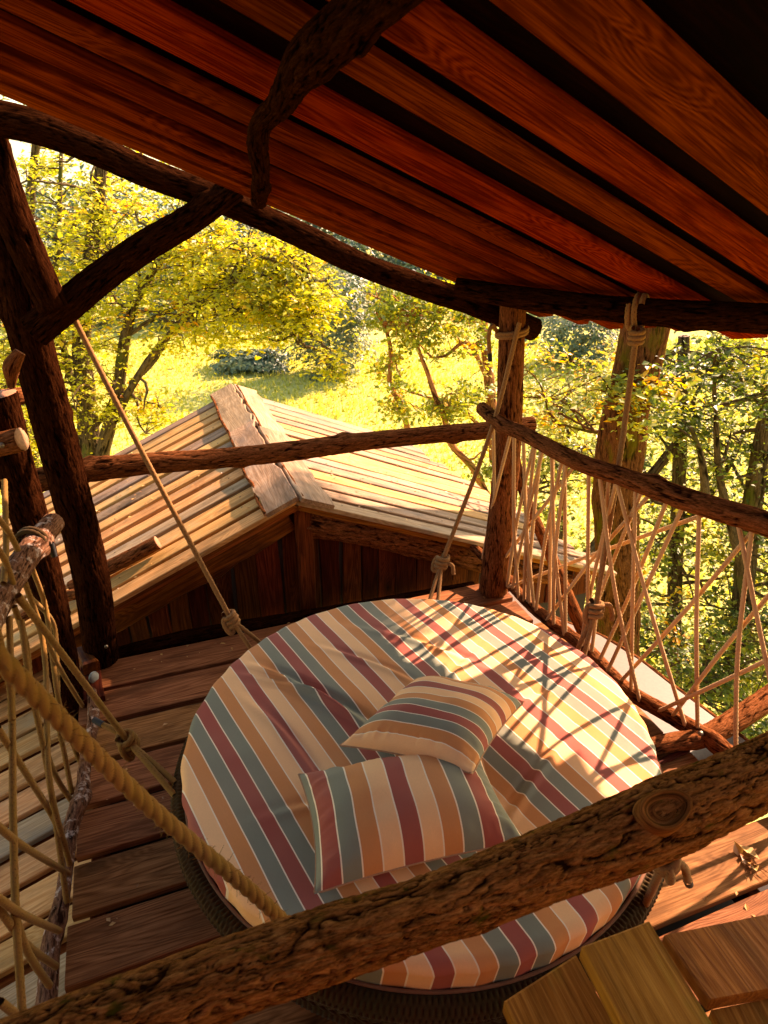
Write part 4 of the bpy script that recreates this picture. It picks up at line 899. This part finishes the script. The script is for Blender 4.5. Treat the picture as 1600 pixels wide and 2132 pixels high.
# loop round the eave beam
EB = at(1328, 650, roof=.07); bd = at(1600, 664, roof=.075) - EB; bd /= np.linalg.norm(bd); n1 = np.cross(bd, Z); n1 /= np.linalg.norm(n1); n2 = np.cross(bd, n1); lp_ = []
for k in range(50):
    a = k / 49 * math.tau * 2 - .6; lp_.append(EB + n1 * math.cos(a) * .068 + n2 * math.sin(a) * .068 + bd * (k / 49 - .5) * .05)
BL = thing('beam_loop', 'rope looped round the eave beam above the right railing', 'rope', EB)
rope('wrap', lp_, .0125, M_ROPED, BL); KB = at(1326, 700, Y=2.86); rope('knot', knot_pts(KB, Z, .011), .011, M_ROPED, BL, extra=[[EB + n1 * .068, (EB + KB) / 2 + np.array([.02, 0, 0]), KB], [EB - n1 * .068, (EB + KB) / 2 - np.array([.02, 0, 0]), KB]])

# ---------------------------------------------------------------- rope railings
def along(pts, px):
    C, s, par = smooth_path(pts, .01); q = C - CAMP; zc = q[:, 1] * math.cos(TH) - q[:, 2] * math.sin(TH); X = 800 + 1421 * q[:, 0] / zc
    return C[np.argmin(np.abs(X - px))]
NETR = thing('rope_railing', 'right hand railing of criss crossed pale ropes between handrail and foot log', 'railing', along(foot_pts, 1200))
net = [(195, 205), (292, 150), (307, 340), (345, 385), (415, 360), (415, 280), (440, 372), (455, 300), (500, 577), (503, 488), (552, 418), (582, 520), (622, 212), (685, 687), (747, 962), (795, 700), (840, 650), (822, 1200),
       (922, 906), (970, 660), (1025, 482), (1092, 738), (1190, 785), (1345, 285), (1256, 1248), (1450, 1780), (1535, 1448), (1565, 838), (1850, 1110), (2350, 1048), (345, 410), (560, 575), (1700, 2000), (1950, 1750)]
for i, (a, b) in enumerate(net):
    A = along(rail_pts, 950 + a / 2.46); B = along(foot_pts, 950 + b / 2.46)
    inw = np.array([-.9, -.4, 0]) * (.012 + .01 * (i % 3)); mid = (A + B) / 2 + inw + np.array([brs.normal(0, .006), brs.normal(0, .006), -.004])
    rope('rope', [A + inw * .4, mid, B + inw * .8], .0092, M_ROPE, NETR, seg=10)
NETL = thing('rope_railing', 'left hand railing of sagging ochre ropes under the pale handrail', 'railing', lf_pts[4])
UL = -.50
def PU(px, py, du=0): return at(px, py, u=UL + du)
netl = [[(82, 1165), (120, 1262), (150, 1360), (185, 1500)], [(66, 1178), (95, 1262), (110, 1370), (128, 1480), (172, 1600)], [(52, 1212), (92, 1320), (130, 1400), (192, 1500)],
        [(30, 1262), (55, 1340), (68, 1440), (110, 1600), (165, 1690)], [(20, 1285), (26, 1500), (28, 1700), (34, 1900), (48, 2120)], [(36, 1245), (80, 1300), (95, 1380), (98, 1480), (106, 1640), (146, 1800)],
        [(-5, 1515), (55, 1610), (110, 1700), (148, 1785)], [(-10, 1715), (50, 1762), (142, 1818)], [(-10, 1865), (50, 1905), (124, 1938)], [(-10, 1880), (55, 1965), (118, 2012)],
        [(45, 1290), (62, 1420), (92, 1560), (118, 1720), (140, 1880)], [(-10, 1290), (20, 1420), (26, 1500)], [(0, 2085), (50, 2125), (90, 2160)], [(10, 1000), (12, 1080), (13, 1150), (8, 1215)], [(-15, 1065), (20, 1110), (50, 1170)],
        [(60, 1240), (112, 1300), (120, 1400), (122, 1500), (135, 1570), (150, 1650)], [(30, 1900), (60, 1985), (104, 2052)], [(-20, 1120), (10, 1165), (28, 1215)]]
for i, pl in enumerate(netl):
    du = .012 * ((i % 3) - 1); rope('rope', [PU(x, y, du) for x, y in pl], .0100, M_ROPEO, NETL, seg=12)
# rope turn and taped end on the left handrail
hr = at(68, 1130, z=1.02); tt = thing('rope_hitch', 'rope hitch round the left handrail with a black taped end', 'rope', hr); ld = lr_pts[2] - lr_pts[0]; ld /= np.linalg.norm(ld); m1 = np.cross(ld, Z); m1 /= np.linalg.norm(m1)
hit_ = [hr + m1 * math.cos(k / 29 * math.tau * 1.5) * .053 + Z * math.sin(k / 29 * math.tau * 1.5) * .053 + ld * (k / 29 - .5) * .03 for k in range(30)]
te = at(106, 1130, Y=hr[1]); te2 = at(114, 1158, Y=hr[1]); rope('wrap', hit_ + [te], .009, M_WRAP, tt); C, T_, P_, lp, s_ = tube_arrays([te, te2], [.0115, .0105], 12, .02); mesh('tape', P_.reshape(-1, 3), grid_faces(len(C), 12)[:, ::-1].copy(), M_TAPE, tt)

# ---------------------------------------------------------------- front right steps, small things
ST = thing('plank_steps', 'broad sawn boards of the wooden steps in the lower right corner', 'steps', at(1400, 2080, z=.3))
def quad_board(name, p, z, thick, mat):
    """board from four corner points of its top, in order: start-left, start-right, end-right, end-left"""
    q = [at(x, y, z=z) for x, y in p]; M0 = basis(q[3] - q[0], Z, q[0]); Mi = np.array(M0.inverted()); top = np.array(q) @ Mi[:3, :3].T + Mi[:3, 3]; bot = top.copy(); bot[:, 2] -= thick
    b = .006; c = top.mean(0); tin = c + (top - c) * (1 - b * 4); tin[:, 2] = top[:, 2]; top2 = top.copy(); top2[:, 2] -= b
    v = np.vstack([tin, top2, bot]); f = [(0, 1, 2, 3)] + [(i, (i + 1) % 4, 4 + (i + 1) % 4, 4 + i) for i in range(4)] + [(4 + i, 4 + (i + 1) % 4, 8 + (i + 1) % 4, 8 + i) for i in range(4)] + [(11, 10, 9, 8)]
    f = [tuple(reversed(k)) for k in f]
    return mesh(name, v, f, mat, ST, M0, smooth=False)
quad_board('board', [(1212, 1968), (1352, 1915), (1700, 2480), (1520, 2560)], .62, .05, M_STEP)
quad_board('board', [(1050, 2082), (1200, 1985), (1560, 2650), (1330, 2700)], .50, .05, M_STEP)
quad_board('tread', [(1384, 1945), (1640, 1893), (1760, 2030), (1478, 2082)], .42, .045, M_STEP)
quad_board('tread', [(1482, 2100), (1800, 2035), (1900, 2300), (1600, 2350)], .36, .045, M_STEP)
LB = thing('deck_light', 'small round pale deck light at the foot of the left corner post', 'light', at(196, 1412, z=0))
lc = at(196, 1410, z=.05); dlx = np.array([.93, -.30, .2]); dlx /= np.linalg.norm(dlx)
C, T_, P_, lp, s_ = tube_arrays([lc - dlx * .007, lc, lc + dlx * .007], [.026, .029, .026], 28, .006)
mesh('lens', np.vstack([P_.reshape(-1, 3), (lc + dlx * .009)[None], (lc - dlx * .009)[None]]),
     [tuple(int(q) for q in fq) for fq in grid_faces(len(C), 28)] + [((len(C) - 1) * 28 + j, (len(C) - 1) * 28 + (j + 1) % 28, len(C) * 28) for j in range(28)] + [((j + 1) % 28, j, len(C) * 28 + 1) for j in range(28)], M_LAMP, LB)
# offcuts beside the post foot
def block(name, c, x, dims, mat, label):
    x = np.array(x, float); x /= np.linalg.norm(x); o = board(name, dims[0], dims[1], dims[2], mat, None, basis(x, Z + np.array([.2, -.2, 0]), c), jit=.006, bev=.006, nx=4); tag(o, label, 'offcut'); return o
block('timber_offcut', at(172, 1345, z=.10), U * .3 - V * 1, (.16, .07, .06), M_BEAM, 'reddish block of timber leaning at the foot of the left corner post')
block('timber_offcut', at(185, 1375, z=.035), -V + U * .1, (.30, .09, .05), M_WALL, 'longer rough timber piece on the deck edge below the corner post')
tag(board('broken_lath', .20, .022, .012, M_WALL, None, basis(at(1425, 1562, z=.03) - at(1362, 1592, z=.03), Z, at(1362, 1592, z=.03)), jit=.002), 'thin dark lath lying on the deck between daybed and tie log', 'lath')
# screws
def bolt(c, n, r, label):
    n = np.array(n, float); n /= np.linalg.norm(n); C, T_, P_, lp, s_ = tube_arrays([c, c + n * r * .7], [r, r * .85], 14, r * .35)
    k = len(C); v = np.vstack([P_.reshape(-1, 3), (C[-1] + n * r * .1)[None]]); f = [tuple(int(q) for q in fq[::-1]) for fq in grid_faces(k, 14)] + [((k - 1) * 14 + (j + 1) % 14, (k - 1) * 14 + j, k * 14) for j in range(14)]
    tag(mesh('bolt', v, f, M_STEEL), label, 'bolt')
bolt(at(222, 1346, Y=2.66), (0.1, -1, .2), .009, 'steel bolt head low on the left corner post')
bolt(at(1459, 1527, z=.094), (-.3, -.5, 1), .011, 'pale screw head on the foot rail where the tie log crosses')
bolt(at(1070, 971, Y=3.385), (0.1, -1, .2), .010, 'pale screw head at the top of the slanting side brace')
bolt(at(4, 927, Y=2.305), (0.1, -1, .2), .011, 'pale screw head on the log stub at the left frame edge')
# scattered dry leaves and twigs
def litter():
    rs = np.random.default_rng(8); C = []; o0, dirv, nrm = _oL; oR, dR, nR = _oR
    for k in range(420):
        if rs.random() < .6: C.append(oR * 0 + o0 + dirv * rs.uniform(.1, 2.4) + V * rs.uniform(VF + .05, VB - .1) + nrm * .006)
        else: C.append(oR + dR * rs.uniform(.1, 1.8) + V * rs.uniform(VF + .05, VB - .3) + nR * .006)
    for k in range(150): C.append(uvz(rs.uniform(-.45, 1.9), rs.uniform(-.2, 3.0), .006))
    for k in range(40): C.append(uvz(rs.uniform(-.45, 1.7), rs.uniform(2.85, 3.05), .006))
    m = leaf_mat('dry_leaf', [(0, (.20, .08, .03)), (.5, (.42, .20, .06)), (1, (.55, .36, .12))], .2)
    tag(leaves_mesh('leaf_litter', np.array(C), .016, rs.random(len(C)), m, None, 2.0, 8), 'small dry leaves scattered over the roof boards and deck', 'leaves', kind='stuff')
    ps = at(1560, 1790, z=.012); pts = ps + rs.normal(0, .022, (16, 3)) * np.array([1, 1, .25]); pts[:, 2] = np.abs(pts[:, 2] - .012) + .010
    lt = thing('dry_sprig', 'dry leafy sprig on the sunlit deck above the steps', 'sprig', ps)
    leaves_mesh('leaf', pts[:7], .05, rs.random(7), m, lt, .8, 9); thin_tubes('stem', [(ps + rs.normal(0, .012, 3) * np.array([1, 1, 0]), ps + np.array([rs.uniform(-.06, .06), rs.uniform(-.08, .04), .008]), .0018, .001) for _ in range(9)], BARK, lt)
litter()
